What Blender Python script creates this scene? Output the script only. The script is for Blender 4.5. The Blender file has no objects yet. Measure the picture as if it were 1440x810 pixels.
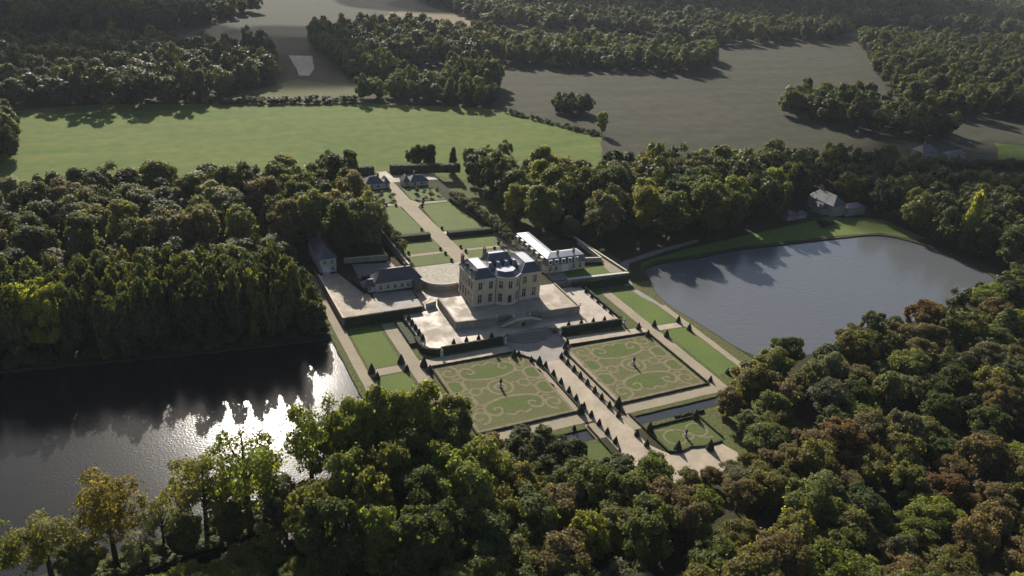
import bpy, bmesh, math, random
import numpy as np
from mathutils import Vector, Matrix, Quaternion
from mathutils.geometry import tessellate_polygon
S = bpy.context.scene
COL = S.collection
rad = math.radians

# ------------------------------------------------------------------ camera
CAM = np.array([-130.0, -250.0, 150.0])
FPX = 1100.0                                   # focal length in pixels of a 1440 wide frame
def cam_axes(pitch, roll, head):
    cp, sp, ch, sh = math.cos(pitch), math.sin(pitch), math.cos(head), math.sin(head)
    f = np.array([sh*cp, ch*cp, -sp]); r = np.array([ch, -sh, 0]); u = np.cross(r, f)
    return math.cos(roll)*r+math.sin(roll)*u, -math.sin(roll)*r+math.cos(roll)*u, f
AR, AU, AF = cam_axes(rad(26), rad(4.5), rad(27.5))
def project(x, y, z):                          # used only to leave out what no view could show
    v = np.array([x, y, z])-CAM; c = v@AF
    if c < 1: return (-9999, -9999, c)
    return 720+FPX*(v@AR)/c, 405-FPX*(v@AU)/c, c
cd = bpy.data.cameras.new('camera'); cam = bpy.data.objects.new('camera', cd); COL.objects.link(cam)
M = Matrix.Identity(4)
for i in range(3):
    M[i][0], M[i][1], M[i][2], M[i][3] = AR[i], AU[i], -AF[i], CAM[i]
cam.matrix_world = M
cd.lens = 36*FPX/1440; cd.sensor_width = 36; cd.clip_start = 1; cd.clip_end = 20000
S.camera = cam

# ------------------------------------------------------------------ light
SUN_EL, SUN_AZ = rad(29.5), rad(7)               # azimuth from +Y towards +X
W = bpy.data.worlds.new('World'); S.world = W; W.use_nodes = True
nt = W.node_tree; bg = nt.nodes['Background']
sky = nt.nodes.new('ShaderNodeTexSky'); sky.sky_type = 'NISHITA'; sky.sun_disc = False
sky.sun_elevation = SUN_EL; sky.sun_rotation = SUN_AZ; sky.altitude = 100; sky.dust_density = 1.5
nt.links.new(sky.outputs[0], bg.inputs[0]); bg.inputs[1].default_value = 0.066
sd = bpy.data.lights.new('sun', 'SUN'); so = bpy.data.objects.new('sun', sd); COL.objects.link(so)
sd.energy = 4.9; sd.angle = rad(0.6); sd.color = (1.0, 0.93, 0.82)
sv = Vector((math.sin(SUN_AZ)*math.cos(SUN_EL), math.cos(SUN_AZ)*math.cos(SUN_EL), math.sin(SUN_EL)))
so.rotation_euler = sv.to_track_quat('Z', 'Y').to_euler(); so.location = sv*400
S.view_settings.view_transform = 'Standard'; S.view_settings.look = 'None'
S.view_settings.gamma = 1; S.view_settings.use_curve_mapping = False
S.view_settings.exposure = 0.88
S.cycles.use_denoising = True
S.cycles.max_bounces = 6; S.cycles.diffuse_bounces = 3; S.cycles.transmission_bounces = 3; S.cycles.volume_bounces = 0
S.cycles.sample_clamp_indirect = 4
S.cycles.caustics_reflective = False; S.cycles.caustics_refractive = False

# ------------------------------------------------------------------ materials
def newmat(name):
    m = bpy.data.materials.new(name); m.use_nodes = True
    return m, m.node_tree, m.node_tree.nodes['Principled BSDF']
def N(nt, t, **kw):
    n = nt.nodes.new(t)
    for k, v in kw.items():
        if k.startswith('i_'): n.inputs[k[2:].replace('_', ' ')].default_value = v
        else: setattr(n, k, v)
    return n
def c4(c): return (c[0], c[1], c[2], 1)
def mat(name, c1, c2=None, scale=0.3, rough=0.85, spec=0.3, fine=2.5, fine_amt=0.25, bump=0.0, rough2=None, stretch=None, lo=0.35, hi=0.65):
    """base colour wandering between c1 and c2 over coarse noise, with a finer grain on top"""
    m, nt, b = newmat(name); L = nt.links.new
    if c2 is None: c2 = tuple(v*0.72 for v in c1)
    tc = N(nt, 'ShaderNodeTexCoord'); src = tc.outputs['Object']
    if stretch:
        mp = N(nt, 'ShaderNodeMapping'); mp.inputs['Scale'].default_value = stretch[:3]
        if len(stretch) > 3: mp.inputs['Rotation'].default_value = (0, 0, stretch[3])
        L(src, mp.inputs[0]); src = mp.outputs[0]
    n1 = N(nt, 'ShaderNodeTexNoise', i_Scale=scale, i_Detail=4.0, i_Roughness=0.6); L(src, n1.inputs['Vector'])
    r = N(nt, 'ShaderNodeMapRange'); r.inputs[1].default_value = lo; r.inputs[2].default_value = hi; L(n1.outputs['Fac'], r.inputs[0])
    mx = N(nt, 'ShaderNodeMix', data_type='RGBA'); L(r.outputs[0], mx.inputs[0]); mx.inputs[6].default_value = c4(c1); mx.inputs[7].default_value = c4(c2)
    n2 = N(nt, 'ShaderNodeTexNoise', i_Scale=fine, i_Detail=3.0); L(tc.outputs['Object'], n2.inputs['Vector'])
    r2 = N(nt, 'ShaderNodeMapRange'); r2.inputs[1].default_value = 0.3; r2.inputs[2].default_value = 0.7; r2.inputs[3].default_value = 1-fine_amt; r2.inputs[4].default_value = 1+fine_amt
    L(n2.outputs['Fac'], r2.inputs[0])
    vm = N(nt, 'ShaderNodeVectorMath', operation='SCALE'); L(mx.outputs[2], vm.inputs[0]); L(r2.outputs[0], vm.inputs['Scale'])
    L(vm.outputs[0], b.inputs['Base Color'])
    b.inputs['Roughness'].default_value = rough; b.inputs['Specular IOR Level'].default_value = spec
    if rough2 is not None:
        rr = N(nt, 'ShaderNodeMapRange'); rr.inputs[1].default_value = lo; rr.inputs[2].default_value = hi; rr.inputs[3].default_value = rough; rr.inputs[4].default_value = rough2
        L(n1.outputs['Fac'], rr.inputs[0]); L(rr.outputs[0], b.inputs['Roughness'])
    if bump:
        bp = N(nt, 'ShaderNodeBump', i_Strength=1.0, i_Distance=bump); L(n2.outputs['Fac'], bp.inputs['Height']); L(bp.outputs[0], b.inputs['Normal'])
    return m
def leafmat(name, transl=0.3, palette=None, gloss=0.10):
    m, nt, b = newmat(name); L = nt.links.new
    oi = N(nt, 'ShaderNodeObjectInfo'); g = N(nt, 'ShaderNodeNewGeometry')
    if palette:
        cr = N(nt, 'ShaderNodeValToRGB'); cr.color_ramp.interpolation = 'CONSTANT'
        e = cr.color_ramp.elements
        while len(e) < len(palette): e.new(0.5)
        for i, c in enumerate(palette): e[i].position = i/len(palette); e[i].color = c4(c)
        L(oi.outputs['Random'], cr.inputs[0]); base = cr.outputs[0]
    else: base = oi.outputs['Color']
    r = N(nt, 'ShaderNodeMapRange'); r.inputs[3].default_value = 0.6; r.inputs[4].default_value = 1.45; L(g.outputs['Random Per Island'], r.inputs[0])
    sc = N(nt, 'ShaderNodeVectorMath', operation='SCALE'); L(base, sc.inputs[0]); L(r.outputs[0], sc.inputs['Scale'])
    L(sc.outputs[0], b.inputs['Base Color']); b.inputs['Roughness'].default_value = 0.5; b.inputs['Specular IOR Level'].default_value = gloss
    t = N(nt, 'ShaderNodeBsdfTranslucent')
    tw = N(nt, 'ShaderNodeVectorMath', operation='MULTIPLY'); L(sc.outputs[0], tw.inputs[0]); tw.inputs[1].default_value = (2.2, 2.15, 0.7)
    L(tw.outputs[0], t.inputs[0])
    ms = N(nt, 'ShaderNodeMixShader'); ms.inputs[0].default_value = transl
    L(b.outputs[0], ms.inputs[1]); L(t.outputs[0], ms.inputs[2])
    L(ms.outputs[0], nt.nodes['Material Output'].inputs[0])
    return m
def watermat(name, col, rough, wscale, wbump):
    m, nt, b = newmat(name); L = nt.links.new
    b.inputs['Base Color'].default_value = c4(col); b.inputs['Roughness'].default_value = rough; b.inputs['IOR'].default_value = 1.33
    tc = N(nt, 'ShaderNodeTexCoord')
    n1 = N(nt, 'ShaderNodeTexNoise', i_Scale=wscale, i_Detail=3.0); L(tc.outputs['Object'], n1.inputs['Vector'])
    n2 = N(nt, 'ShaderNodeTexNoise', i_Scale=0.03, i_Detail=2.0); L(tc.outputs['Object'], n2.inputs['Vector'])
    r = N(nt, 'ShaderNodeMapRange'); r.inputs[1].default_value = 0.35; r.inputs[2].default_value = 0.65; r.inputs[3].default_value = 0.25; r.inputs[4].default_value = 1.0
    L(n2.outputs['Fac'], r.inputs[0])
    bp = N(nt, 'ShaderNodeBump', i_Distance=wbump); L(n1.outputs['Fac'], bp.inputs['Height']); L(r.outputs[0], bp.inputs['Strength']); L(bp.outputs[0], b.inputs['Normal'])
    return m
def plain(name, c, rough=0.6, metal=0.0, spec=0.4):
    m, nt, b = newmat(name); b.inputs['Base Color'].default_value = c4(c); b.inputs['Roughness'].default_value = rough
    b.inputs['Metallic'].default_value = metal; b.inputs['Specular IOR Level'].default_value = spec
    return m
MT = dict(
 earth=mat('woodland_floor', (0.030, 0.032, 0.015), (0.05, 0.042, 0.022), 0.05, 0.95, 0.1, 1.2, 0.35),
 lawn=mat('lawn_grass', (0.090, 0.122, 0.026), (0.074, 0.104, 0.023), 0.06, 0.9, 0.15, 1.5, 0.18),
 court_lawn=mat('court_grass', (0.100, 0.118, 0.034), (0.080, 0.104, 0.030), 0.12, 0.9, 0.15, 1.5, 0.18),
 rough_grass=mat('bank_grass', (0.070, 0.085, 0.026), (0.085, 0.080, 0.036), 0.25, 0.95, 0.1, 1.0, 0.35),
 parterre=mat('parterre_turf', (0.104, 0.101, 0.046), (0.088, 0.096, 0.038), 0.2, 0.95, 0.1, 1.5, 0.2),
 bed=mat('parterre_green', (0.070, 0.094, 0.027), (0.084, 0.096, 0.034), 0.2, 0.95, 0.1, 1.5, 0.2),
 scroll=mat('scroll_gravel', (0.18, 0.148, 0.094), (0.14, 0.118, 0.072), 0.4, 0.95, 0.1, 1.5, 0.2),
 meadow=mat('meadow_grass', (0.058, 0.096, 0.016), (0.100, 0.116, 0.024), 0.010, 0.95, 0.1, 0.12, 0.16, stretch=(1, 6, 1, -0.1), lo=0.3, hi=0.7),
 plough=mat('bare_field', (0.050, 0.041, 0.028), (0.026, 0.032, 0.016), 0.007, 0.95, 0.1, 0.08, 0.2, stretch=(1, 7, 1, 0.35), lo=0.3, hi=0.7),  # base colour darkened to carry cloud shade
 stubble=mat('stubble_field', (0.15, 0.11, 0.065), (0.12, 0.10, 0.06), 0.012, 0.95, 0.1, 0.1, 0.12),
 pasture=mat('far_pasture', (0.034, 0.031, 0.020), (0.026, 0.031, 0.016), 0.006, 0.95, 0.1, 0.05, 0.15),
 gravel=mat('pale_gravel', (0.33, 0.27, 0.197), (0.26, 0.21, 0.155), 0.2, 0.75, 0.35, 3.0, 0.12, rough2=0.9),
 path=mat('path_sand', (0.26, 0.215, 0.155), (0.22, 0.187, 0.13), 0.15, 0.9, 0.2, 2.0, 0.12),
 terrace=mat('terrace_gravel', (0.33, 0.27, 0.205), (0.25, 0.205, 0.155), 0.13, 0.5, 0.45, 2.0, 0.12, rough2=0.85, lo=0.42, hi=0.6),
 setts=mat('court_paving', (0.30, 0.275, 0.22), (0.24, 0.22, 0.17), 0.4, 0.85, 0.3, 1.4, 0.3),
 grey=mat('grey_paving', (0.20, 0.178, 0.155), (0.155, 0.138, 0.12), 0.2, 0.7, 0.3, 2.0, 0.15),
 stone=mat('ashlar_stone', (0.53, 0.435, 0.30), (0.45, 0.365, 0.25), 0.25, 0.9, 0.2, 1.5, 0.10),
 trim=mat('dressed_stone', (0.52, 0.46, 0.36), (0.45, 0.39, 0.30), 0.4, 0.9, 0.2, 2.0, 0.1),
 wall=mat('old_masonry', (0.30, 0.26, 0.205), (0.21, 0.185, 0.15), 0.35, 0.95, 0.15, 2.0, 0.2),
 render=mat('lime_render', (0.46, 0.43, 0.385), (0.38, 0.35, 0.31), 0.3, 0.9, 0.2, 1.5, 0.1),
 slate=mat('blue_slate', (0.040, 0.040, 0.052), (0.055, 0.053, 0.062), 0.5, 0.30, 0.7, 2.5, 0.25, rough2=0.42),
 tile=mat('old_roof_tile', (0.075, 0.062, 0.06), (0.055, 0.048, 0.05), 0.5, 0.45, 0.5, 2.5, 0.25),
 zinc=mat('zinc_sheet', (0.36, 0.37, 0.40), (0.30, 0.31, 0.34), 0.3, 0.5, 0.5, 1.0, 0.08),
 glass=plain('window_glass', (0.02, 0.024, 0.03), 0.08, 0, 0.6),
 white=plain('white_paint', (0.62, 0.60, 0.55), 0.5),
 wood=plain('dark_timber', (0.035, 0.025, 0.02), 0.6),
 brick=mat('chimney_brick', (0.20, 0.15, 0.11), (0.15, 0.12, 0.09), 1.0),
 yew=mat('clipped_yew', (0.030, 0.034, 0.020), (0.044, 0.046, 0.026), 1.2, 0.9, 0.15, 3.0, 0.35),
 hedge=mat('clipped_hedge', (0.030, 0.036, 0.018), (0.044, 0.047, 0.026), 0.8, 0.9, 0.15, 3.0, 0.35),
 greyhedge=mat('grey_hedge', (0.060, 0.068, 0.042), (0.045, 0.055, 0.030), 0.8, 0.9, 0.15, 3.0, 0.35),
 bark=mat('tree_bark', (0.055, 0.045, 0.034), (0.035, 0.030, 0.023), 0.8, 0.9, 0.1, 3.0, 0.2),
 bronze=mat('weathered_statue', (0.05, 0.05, 0.045), (0.035, 0.036, 0.034), 1.0, 0.6),
 marble=mat('pale_statue_stone', (0.48, 0.45, 0.40), (0.36, 0.34, 0.30), 1.0, 0.8),
 leaf=leafmat('broadleaf_foliage', 0.55),
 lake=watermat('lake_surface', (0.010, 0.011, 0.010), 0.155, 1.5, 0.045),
 lake2=watermat('wide_lake_surface', (0.085, 0.089, 0.094), 0.17, 0.42, 0.22),  # base colour lightened to carry the silvery sheen
 canal=watermat('canal_surface', (0.03, 0.034, 0.038), 0.10, 0.8, 0.03),
)
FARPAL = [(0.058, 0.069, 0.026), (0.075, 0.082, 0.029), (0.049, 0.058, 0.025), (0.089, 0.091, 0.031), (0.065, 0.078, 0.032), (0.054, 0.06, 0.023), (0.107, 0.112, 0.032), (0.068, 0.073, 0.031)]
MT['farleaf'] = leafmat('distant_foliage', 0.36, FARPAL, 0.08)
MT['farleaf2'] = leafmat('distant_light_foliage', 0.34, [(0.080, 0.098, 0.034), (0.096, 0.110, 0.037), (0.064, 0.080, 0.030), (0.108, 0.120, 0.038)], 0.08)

# ------------------------------------------------------------------ mesh helpers
class MB:
    """collects shapes; build() links them as one mesh object"""
    def __init__(s): s.v = []; s.f = []; s.mi = []; s.m = 0
    def add(s, vs, fs):
        o = len(s.v); s.v += [tuple(p) for p in vs]
        for f in fs: s.f.append(tuple(o+i for i in f)); s.mi.append(s.m)
    def box(s, x0, x1, y0, y1, z0, z1):
        s.add([(x0,y0,z0),(x1,y0,z0),(x1,y1,z0),(x0,y1,z0),(x0,y0,z1),(x1,y0,z1),(x1,y1,z1),(x0,y1,z1)],
              [(0,3,2,1),(4,5,6,7),(0,1,5,4),(1,2,6,5),(2,3,7,6),(3,0,4,7)])
    def prism(s, poly, z0, z1, top=True, bottom=False):
        n = len(poly)
        vs = [(x,y,z0) for x,y in poly]+[(x,y,z1) for x,y in poly]
        s.add(vs, [(i,(i+1)%n,n+(i+1)%n,n+i) for i in range(n)])
        if top: s.sheet(poly, z1)
        if bottom: s.sheet(poly, z0)
    def sheet(s, poly, z):
        t = tessellate_polygon([[Vector((x,y,0)) for x,y in poly]])
        fs = []
        for a,b,c in t:
            ax,ay = poly[a]; bx,by = poly[b]; cx,cy = poly[c]
            fs.append((a,b,c) if (bx-ax)*(cy-ay)-(by-ay)*(cx-ax) > 0 else (a,c,b))
        s.add([(x,y,z) for x,y in poly], fs)
    def frustum(s, lo, z0, hi, z1, top=True):
        n = len(lo); s.add([(x,y,z0) for x,y in lo]+[(x,y,z1) for x,y in hi], [(i,(i+1)%n,n+(i+1)%n,n+i) for i in range(n)])
        if top: s.sheet(hi, z1)
    def lathe(s, prof, cx=0, cy=0, n=10, jit=0, rng=None):
        vs = []
        for r,z in prof:
            for k in range(n):
                a = 2*math.pi*k/n; rr = r*(1+(rng.uniform(-jit,jit) if rng else 0))
                vs.append((cx+rr*math.cos(a), cy+rr*math.sin(a), z))
        fs = []
        for j in range(len(prof)-1):
            for k in range(n): fs.append((j*n+k, j*n+(k+1)%n, (j+1)*n+(k+1)%n, (j+1)*n+k))
        fs.append(tuple(range(n))[::-1]); fs.append(tuple((len(prof)-1)*n+k for k in range(n)))
        s.add(vs, fs)
    def tube(s, pts, rs, n=6):
        ring = []
        pts = [Vector(p) for p in pts]
        for i,p in enumerate(pts):
            d = (pts[min(i+1,len(pts)-1)]-pts[max(i-1,0)]).normalized()
            a = d.orthogonal().normalized(); b = d.cross(a)
            ring.append([p+(a*math.cos(2*math.pi*k/n)+b*math.sin(2*math.pi*k/n))*rs[i] for k in range(n)])
        vs = [q for r in ring for q in r]
        s.add(vs, [(j*n+k, j*n+(k+1)%n, (j+1)*n+(k+1)%n, (j+1)*n+k) for j in range(len(pts)-1) for k in range(n)])
    def mesh(s, name, mats):
        me = bpy.data.meshes.new(name); me.from_pydata(s.v, [], s.f)
        for m in (mats if isinstance(mats, (list,tuple)) else [mats]): me.materials.append(MT[m] if isinstance(m,str) else m)
        if any(s.mi): me.polygons.foreach_set('material_index', s.mi)
        me.update(); return me
    def build(s, name, mats, parent=None, loc=None):
        o = bpy.data.objects.new(name, s.mesh(name, mats)); COL.objects.link(o)
        if parent: o.parent = parent
        if loc: o.location = loc
        return o
def tag(o, label=None, cat=None, group=None, kind=None):
    if label: o['label'] = label
    if cat: o['category'] = cat
    if group: o['group'] = group
    if kind: o['kind'] = kind
    return o
def empty(name, loc=(0,0,0), rz=0):
    o = bpy.data.objects.new(name, None); COL.objects.link(o); o.location = loc; o.rotation_euler = (0,0,rz); o.empty_display_size = 0.5
    return o
def part(name, me, parent, loc=(0,0,0), rz=0):
    o = bpy.data.objects.new(name, me); COL.objects.link(o); o.parent = parent; o.location = loc; o.rotation_euler = (0,0,rz); return o
def rect(x0, x1, y0, y1): return [(x0,y0),(x1,y0),(x1,y1),(x0,y1)]
def wavy(poly, amp, step, seed=0):
    """subdivide the outline and let it wander a little"""
    r = random.Random(seed); out = []
    for i,(x,y) in enumerate(poly):
        x2,y2 = poly[(i+1)%len(poly)]; d = math.hypot(x2-x,y2-y); n = max(1,int(d/step))
        for k in range(n):
            t = k/n; a = amp if k else amp*0.3
            out.append((x+(x2-x)*t+r.uniform(-a,a), y+(y2-y)*t+r.uniform(-a,a)))
    return out
def spline(pts, n=8, closed=True):
    out = []; P = [Vector((p[0],p[1],0)) for p in pts]; m = len(P)
    for i in range(m if closed else m-1):
        if closed: a,b,c,d = P[(i-1)%m],P[i],P[(i+1)%m],P[(i+2)%m]
        else: a,b,c,d = P[max(i-1,0)],P[i],P[i+1],P[min(i+2,m-1)]
        for k in range(n):
            t = k/n
            q = 0.5*((2*b)+(c-a)*t+(2*a-5*b+4*c-d)*t*t+(3*b-a-3*c+d)*t*t*t); out.append((q.x,q.y))
    if not closed: out.append(tuple(pts[-1][:2]))
    return out
def surface(name, poly, z, m, amp=0.0, step=4, seed=1):
    b = MB(); b.sheet(wavy(poly, amp, step, seed) if amp else poly, z); return tag(b.build(name, m), kind='structure')
def inside(x, y, poly):
    c = False; n = len(poly); j = n-1
    for i in range(n):
        xi,yi = poly[i]; xj,yj = poly[j]
        if (yi > y) != (yj > y) and x < (xj-xi)*(y-yi)/(yj-yi)+xi: c = not c
        j = i
    return c

# ------------------------------------------------------------------ ground, water
LAKE_L = wavy([(-72,4),(-72,-64),(-92,-76),(-112,-77.5),(-126,-79),(-140,-80.5),(-152,-82),(-190,-86),(-330,-96),(-330,32),(-178,17),(-120,9)], 0.25, 3, 3)
LAKE_R = wavy(spline([(78,13),(73.6,4),(70.6,-9),(71.5,-22),(73.5,-38),(76,-56),(84,-64),(110,-66),(150,-62),(200,-54),(240,-46),(253,-34),(254,-17),(252,3),(240,21),(211,25),(171,27),(143,28),(115,26),(94,26),(82,22)], 8), 0.25, 2, 4)
CANAL_R = wavy(rect(9.5,62,-82,-77.5), 0.12, 3, 5)
CANAL_L = wavy(rect(-24,-9.5,-83.5,-78), 0.12, 3, 6)
DITCH = wavy([(-76,-86),(-76,-94),(-110,-96),(-150,-101),(-330,-122),(-330,-112),(-150,-93),(-112,-88)], 0.3, 3, 7)
HOLES = [LAKE_L, LAKE_R, CANAL_R, CANAL_L, DITCH]
bm = bmesh.new(); edges = []
def loop(poly, z=0):
    vs = [bm.verts.new((x,y,z)) for x,y in poly]
    return [bm.edges.new((vs[i], vs[(i+1)%len(vs)])) for i in range(len(vs))]
edges += loop([(-9000,-6000),(12000,-6000),(12000,14000),(-9000,14000)])
for h in HOLES: edges += loop(h)
bmesh.ops.triangle_fill(bm, use_beauty=True, use_dissolve=False, edges=edges)
for f in bm.faces:
    if f.normal.z < 0: f.normal_flip()
for h in HOLES:                                  # earth banks down to the bed
    n = len(h); t = [bm.verts.new((x,y,0)) for x,y in h]; lo = [bm.verts.new((x,y,-1.6)) for x,y in h]
    for i in range(n): bm.faces.new((t[i],t[(i+1)%n],lo[(i+1)%n],lo[i]))
me = bpy.data.meshes.new('ground'); bm.to_mesh(me); bm.free(); me.materials.append(MT['earth'])
g = bpy.data.objects.new('ground', me); COL.objects.link(g); tag(g, kind='structure')
def grow(poly, d):
    cx = sum(p[0] for p in poly)/len(poly); cy = sum(p[1] for p in poly)/len(poly)
    return [(x+(d if x > cx else -d), y+(d if y > cy else -d)) for x,y in poly]
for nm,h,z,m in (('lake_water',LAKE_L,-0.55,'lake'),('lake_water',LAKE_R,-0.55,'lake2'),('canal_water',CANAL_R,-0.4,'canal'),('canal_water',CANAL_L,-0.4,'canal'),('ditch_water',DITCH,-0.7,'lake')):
    surface(nm, h, z, m)

# far fields and meadows
surface('pasture', [(-2500,540),(-300,560),(60,560),(240,600),(420,640),(1100,700),(2200,400),(6000,600),(6000,7000),(-2500,7000)], 0.10, 'pasture', 2, 60, 11)
surface('meadow', [(-420,230),(-420,350),(-215,372),(-150,385),(-5,368),(36,364),(142,325),(149,315),(186,232),(160,190),(148,140),(100,150),(60,150),(34,176),(-22,176),(-60,164),(-190,172)], 0.12, 'meadow', 1.5, 15, 12)
surface('field', [(150,318),(190,420),(230,520),(345,700),(560,700),(800,640),(1060,640),(640,375),(600,260),(680,190),(900,160),(800,20),(560,40),(470,45),(300,100),(262,112),(200,128),(150,140),(160,190),(188,235)], 0.14, 'plough', 1.5, 20, 13)
surface('field', [(960,800),(900,720),(1030,610),(1180,560),(1330,640),(1050,860)], 0.16, 'stubble', 3, 40, 14)
surface('meadow', [(470,112),(520,150),(560,120),(700,150),(700,60),(500,80)], 0.18, 'meadow', 2, 20, 15)
surface('meadow', [(-60,392),(10,455),(36,430),(70,400),(30,372),(-40,376)], 0.16, 'rough_grass', 2, 10, 16)
surface('track', [(14,470),(22,468),(34,498),(46,562),(24,566),(18,500)], 0.2, 'gravel', 0.5, 8, 17)
surface('meadow', [(330,700),(520,690),(480,860),(250,900),(180,800)], 0.16, 'stubble', 3, 40, 18)

# garden lawns, banks and paths (z = 0 level)
surface('lawn', [(-71.8,60),(-71.8,-100),(-9,-100),(-9,-83.9),(-24.4,-83.9),(-24.4,-77.6),(-9,-77.6),(-9,60)], 0.02, 'rough_grass')
surface('dyke', [(-330,-98),(-190,-87.6),(-152,-83.6),(-126,-80.6),(-112,-79),(-92,-77.6),(-76,-68),(-74,-85),(-112,-87),(-150,-92),(-330,-111)], 0.02, 'rough_grass')
surface('lawn', [(9,-77.2),(62.4,-77.2),(75,-62),(73,-40),(70.8,-20),(70,-9),(73,4),(76,11),(20,12),(20,-30),(9,-34)], 0.016, 'rough_grass')
surface('lawn', rect(9,62.4,-110,-82.4), 0.016, 'rough_grass')
surface('lawn', [(76,14),(84,29),(118,37),(170,44),(232,52),(262,40),(262,10),(256,10),(242,24),(212,28),(171,30),(143,31),(115,29),(94,29),(81,25)], 0.03, 'lawn', 0.3, 4, 22)
surface('lawn', [(58,14),(64,20),(72,38),(66,56),(58,62),(76,40),(74,20)], 0.02, 'rough_grass')
surface('lawn', rect(-64.5,-52.8,-21,9.5), 0.05, 'lawn', 0.1, 4, 23)
surface('lawn', rect(-64.5,-52.8,-70,-27), 0.05, 'lawn', 0.1, 4, 24)
surface('gravel_path', rect(-69.4,-65.6,-75,60), 0.06, 'path', 0.12, 4, 25)
surface('gravel_path', rect(-51.3,-46.3,-75,9), 0.07, 'path', 0.1, 4, 26)
surface('gravel_path', rect(-65.6,-51.3,-26,-21.6), 0.06, 'path', 0.08, 4, 27)
surface('gravel_path', [(-46.3,-25.8),(-11.5,-26.4),(-11.5,-21.6),(-46.3,-21.2)], 0.064, 'gravel', 0.06, 4, 28)
surface('gravel_path', [(12,-28.6),(48,-30.2),(66,-31.2),(66,-27.4),(48,-26.4),(12,-23)], 0.064, 'gravel', 0.06, 4, 29)
surface('gravel_path', rect(47.6,52.4,-76,6.5), 0.072, 'path', 0.1, 4, 30)
surface('gravel_path', [(65.4,-12),(68.6,-12.4),(68.6,-66),(65.6,-66)], 0.07, 'path', 0.12, 4, 31)
surface('gravel_path', [(62.5,4),(65,6),(66,0),(67.4,-12.2),(65.6,-12.1),(63,-2)], 0.06, 'grey', 0.1, 3, 32)
surface('gravel_path', [(66,9),(70,20),(78,30),(100,36),(130,43),(131,46),(96,39),(74,32),(66,21),(62,9)], 0.06, 'grey', 0.3, 4, 33)
surface('lawn', [(53,5),(62.6,4.4),(65,-12),(65.2,-27),(52.6,-26)], 0.05, 'lawn', 0.1, 4, 34)
surface('lawn', [(54,-31.6),(65,-31.6),(65.2,-66),(54,-66)], 0.05, 'lawn', 0.1, 4, 35)
surface('gravel_path', rect(-65.6,-5,-75,-69.4), 0.058, 'path', 0.1, 4, 36)
surface('gravel_path', rect(7.6,47.6,-75.4,-70.2), 0.058, 'path', 0.1, 4, 37)
surface('forecourt', [(-11.5,-28.6),(-6.6,-34),(-4,-37.4),(4.6,-37.4),(7.6,-33),(12,-28.8),(12,-19),(-11.5,-19)], 0.068, 'grey')
surface('gravel_path', [(-4.6,-37.4),(-5.1,-77.2),(-5.6,-88),(-6,-110),(24,-112),(30,-106),(28,-100),(17,-98.6),(9,-99),(5.0,-92),(4.8,-77),(4.6,-37.4)], 0.074, 'gravel', 0.08, 4, 38)
for x0,x1 in ((-9,-5.2),(5,9)):                   # causeway edges over the canal
    surface('gravel_path', rect(x0,x1,-84,-76), 0.05, 'path')
surface('gravel_path', [(-8.3,-31),(-6.4,-34),(-5.6,-37.6),(-6.0,-69),(-8.3,-69)], 0.06, 'path', 0.05)
surface('gravel_path', [(5.3,-37.6),(7,-33.5),(9.6,-31.5),(9.6,-70),(5.3,-70)], 0.06, 'path', 0.05)

# embroidered parterres
def ribbon(b, pts, w, z, closed=False):
    n = len(pts); L = []; R = []
    for i,(x,y) in enumerate(pts):
        if closed: p,q = pts[i-1], pts[(i+1)%n]
        else: p,q = pts[max(i-1,0)], pts[min(i+1,n-1)]
        dx,dy = q[0]-p[0], q[1]-p[1]; d = math.hypot(dx,dy) or 1
        L.append((x-dy/d*w/2, y+dx/d*w/2, z)); R.append((x+dy/d*w/2, y-dx/d*w/2, z))
    b.add(L+R, [(i,n+i,n+(i+1)%n,(i+1)%n) for i in range(n if closed else n-1)])
def circle(cx, cy, r, n=28, a0=0, a1=360): return [(cx+r*math.cos(rad(a0+(a1-a0)*k/n)), cy+r*math.sin(rad(a0+(a1-a0)*k/n))) for k in range(n+(a1-a0 < 360))]
def spiral(cx, cy, r0, r1, a0, turns, n=26): return [(cx+(r0+(r1-r0)*k/n)*math.cos(a0+turns*2*math.pi*k/n), cy+(r0+(r1-r0)*k/n)*math.sin(a0+turns*2*math.pi*k/n)) for k in range(n+1)]
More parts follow.
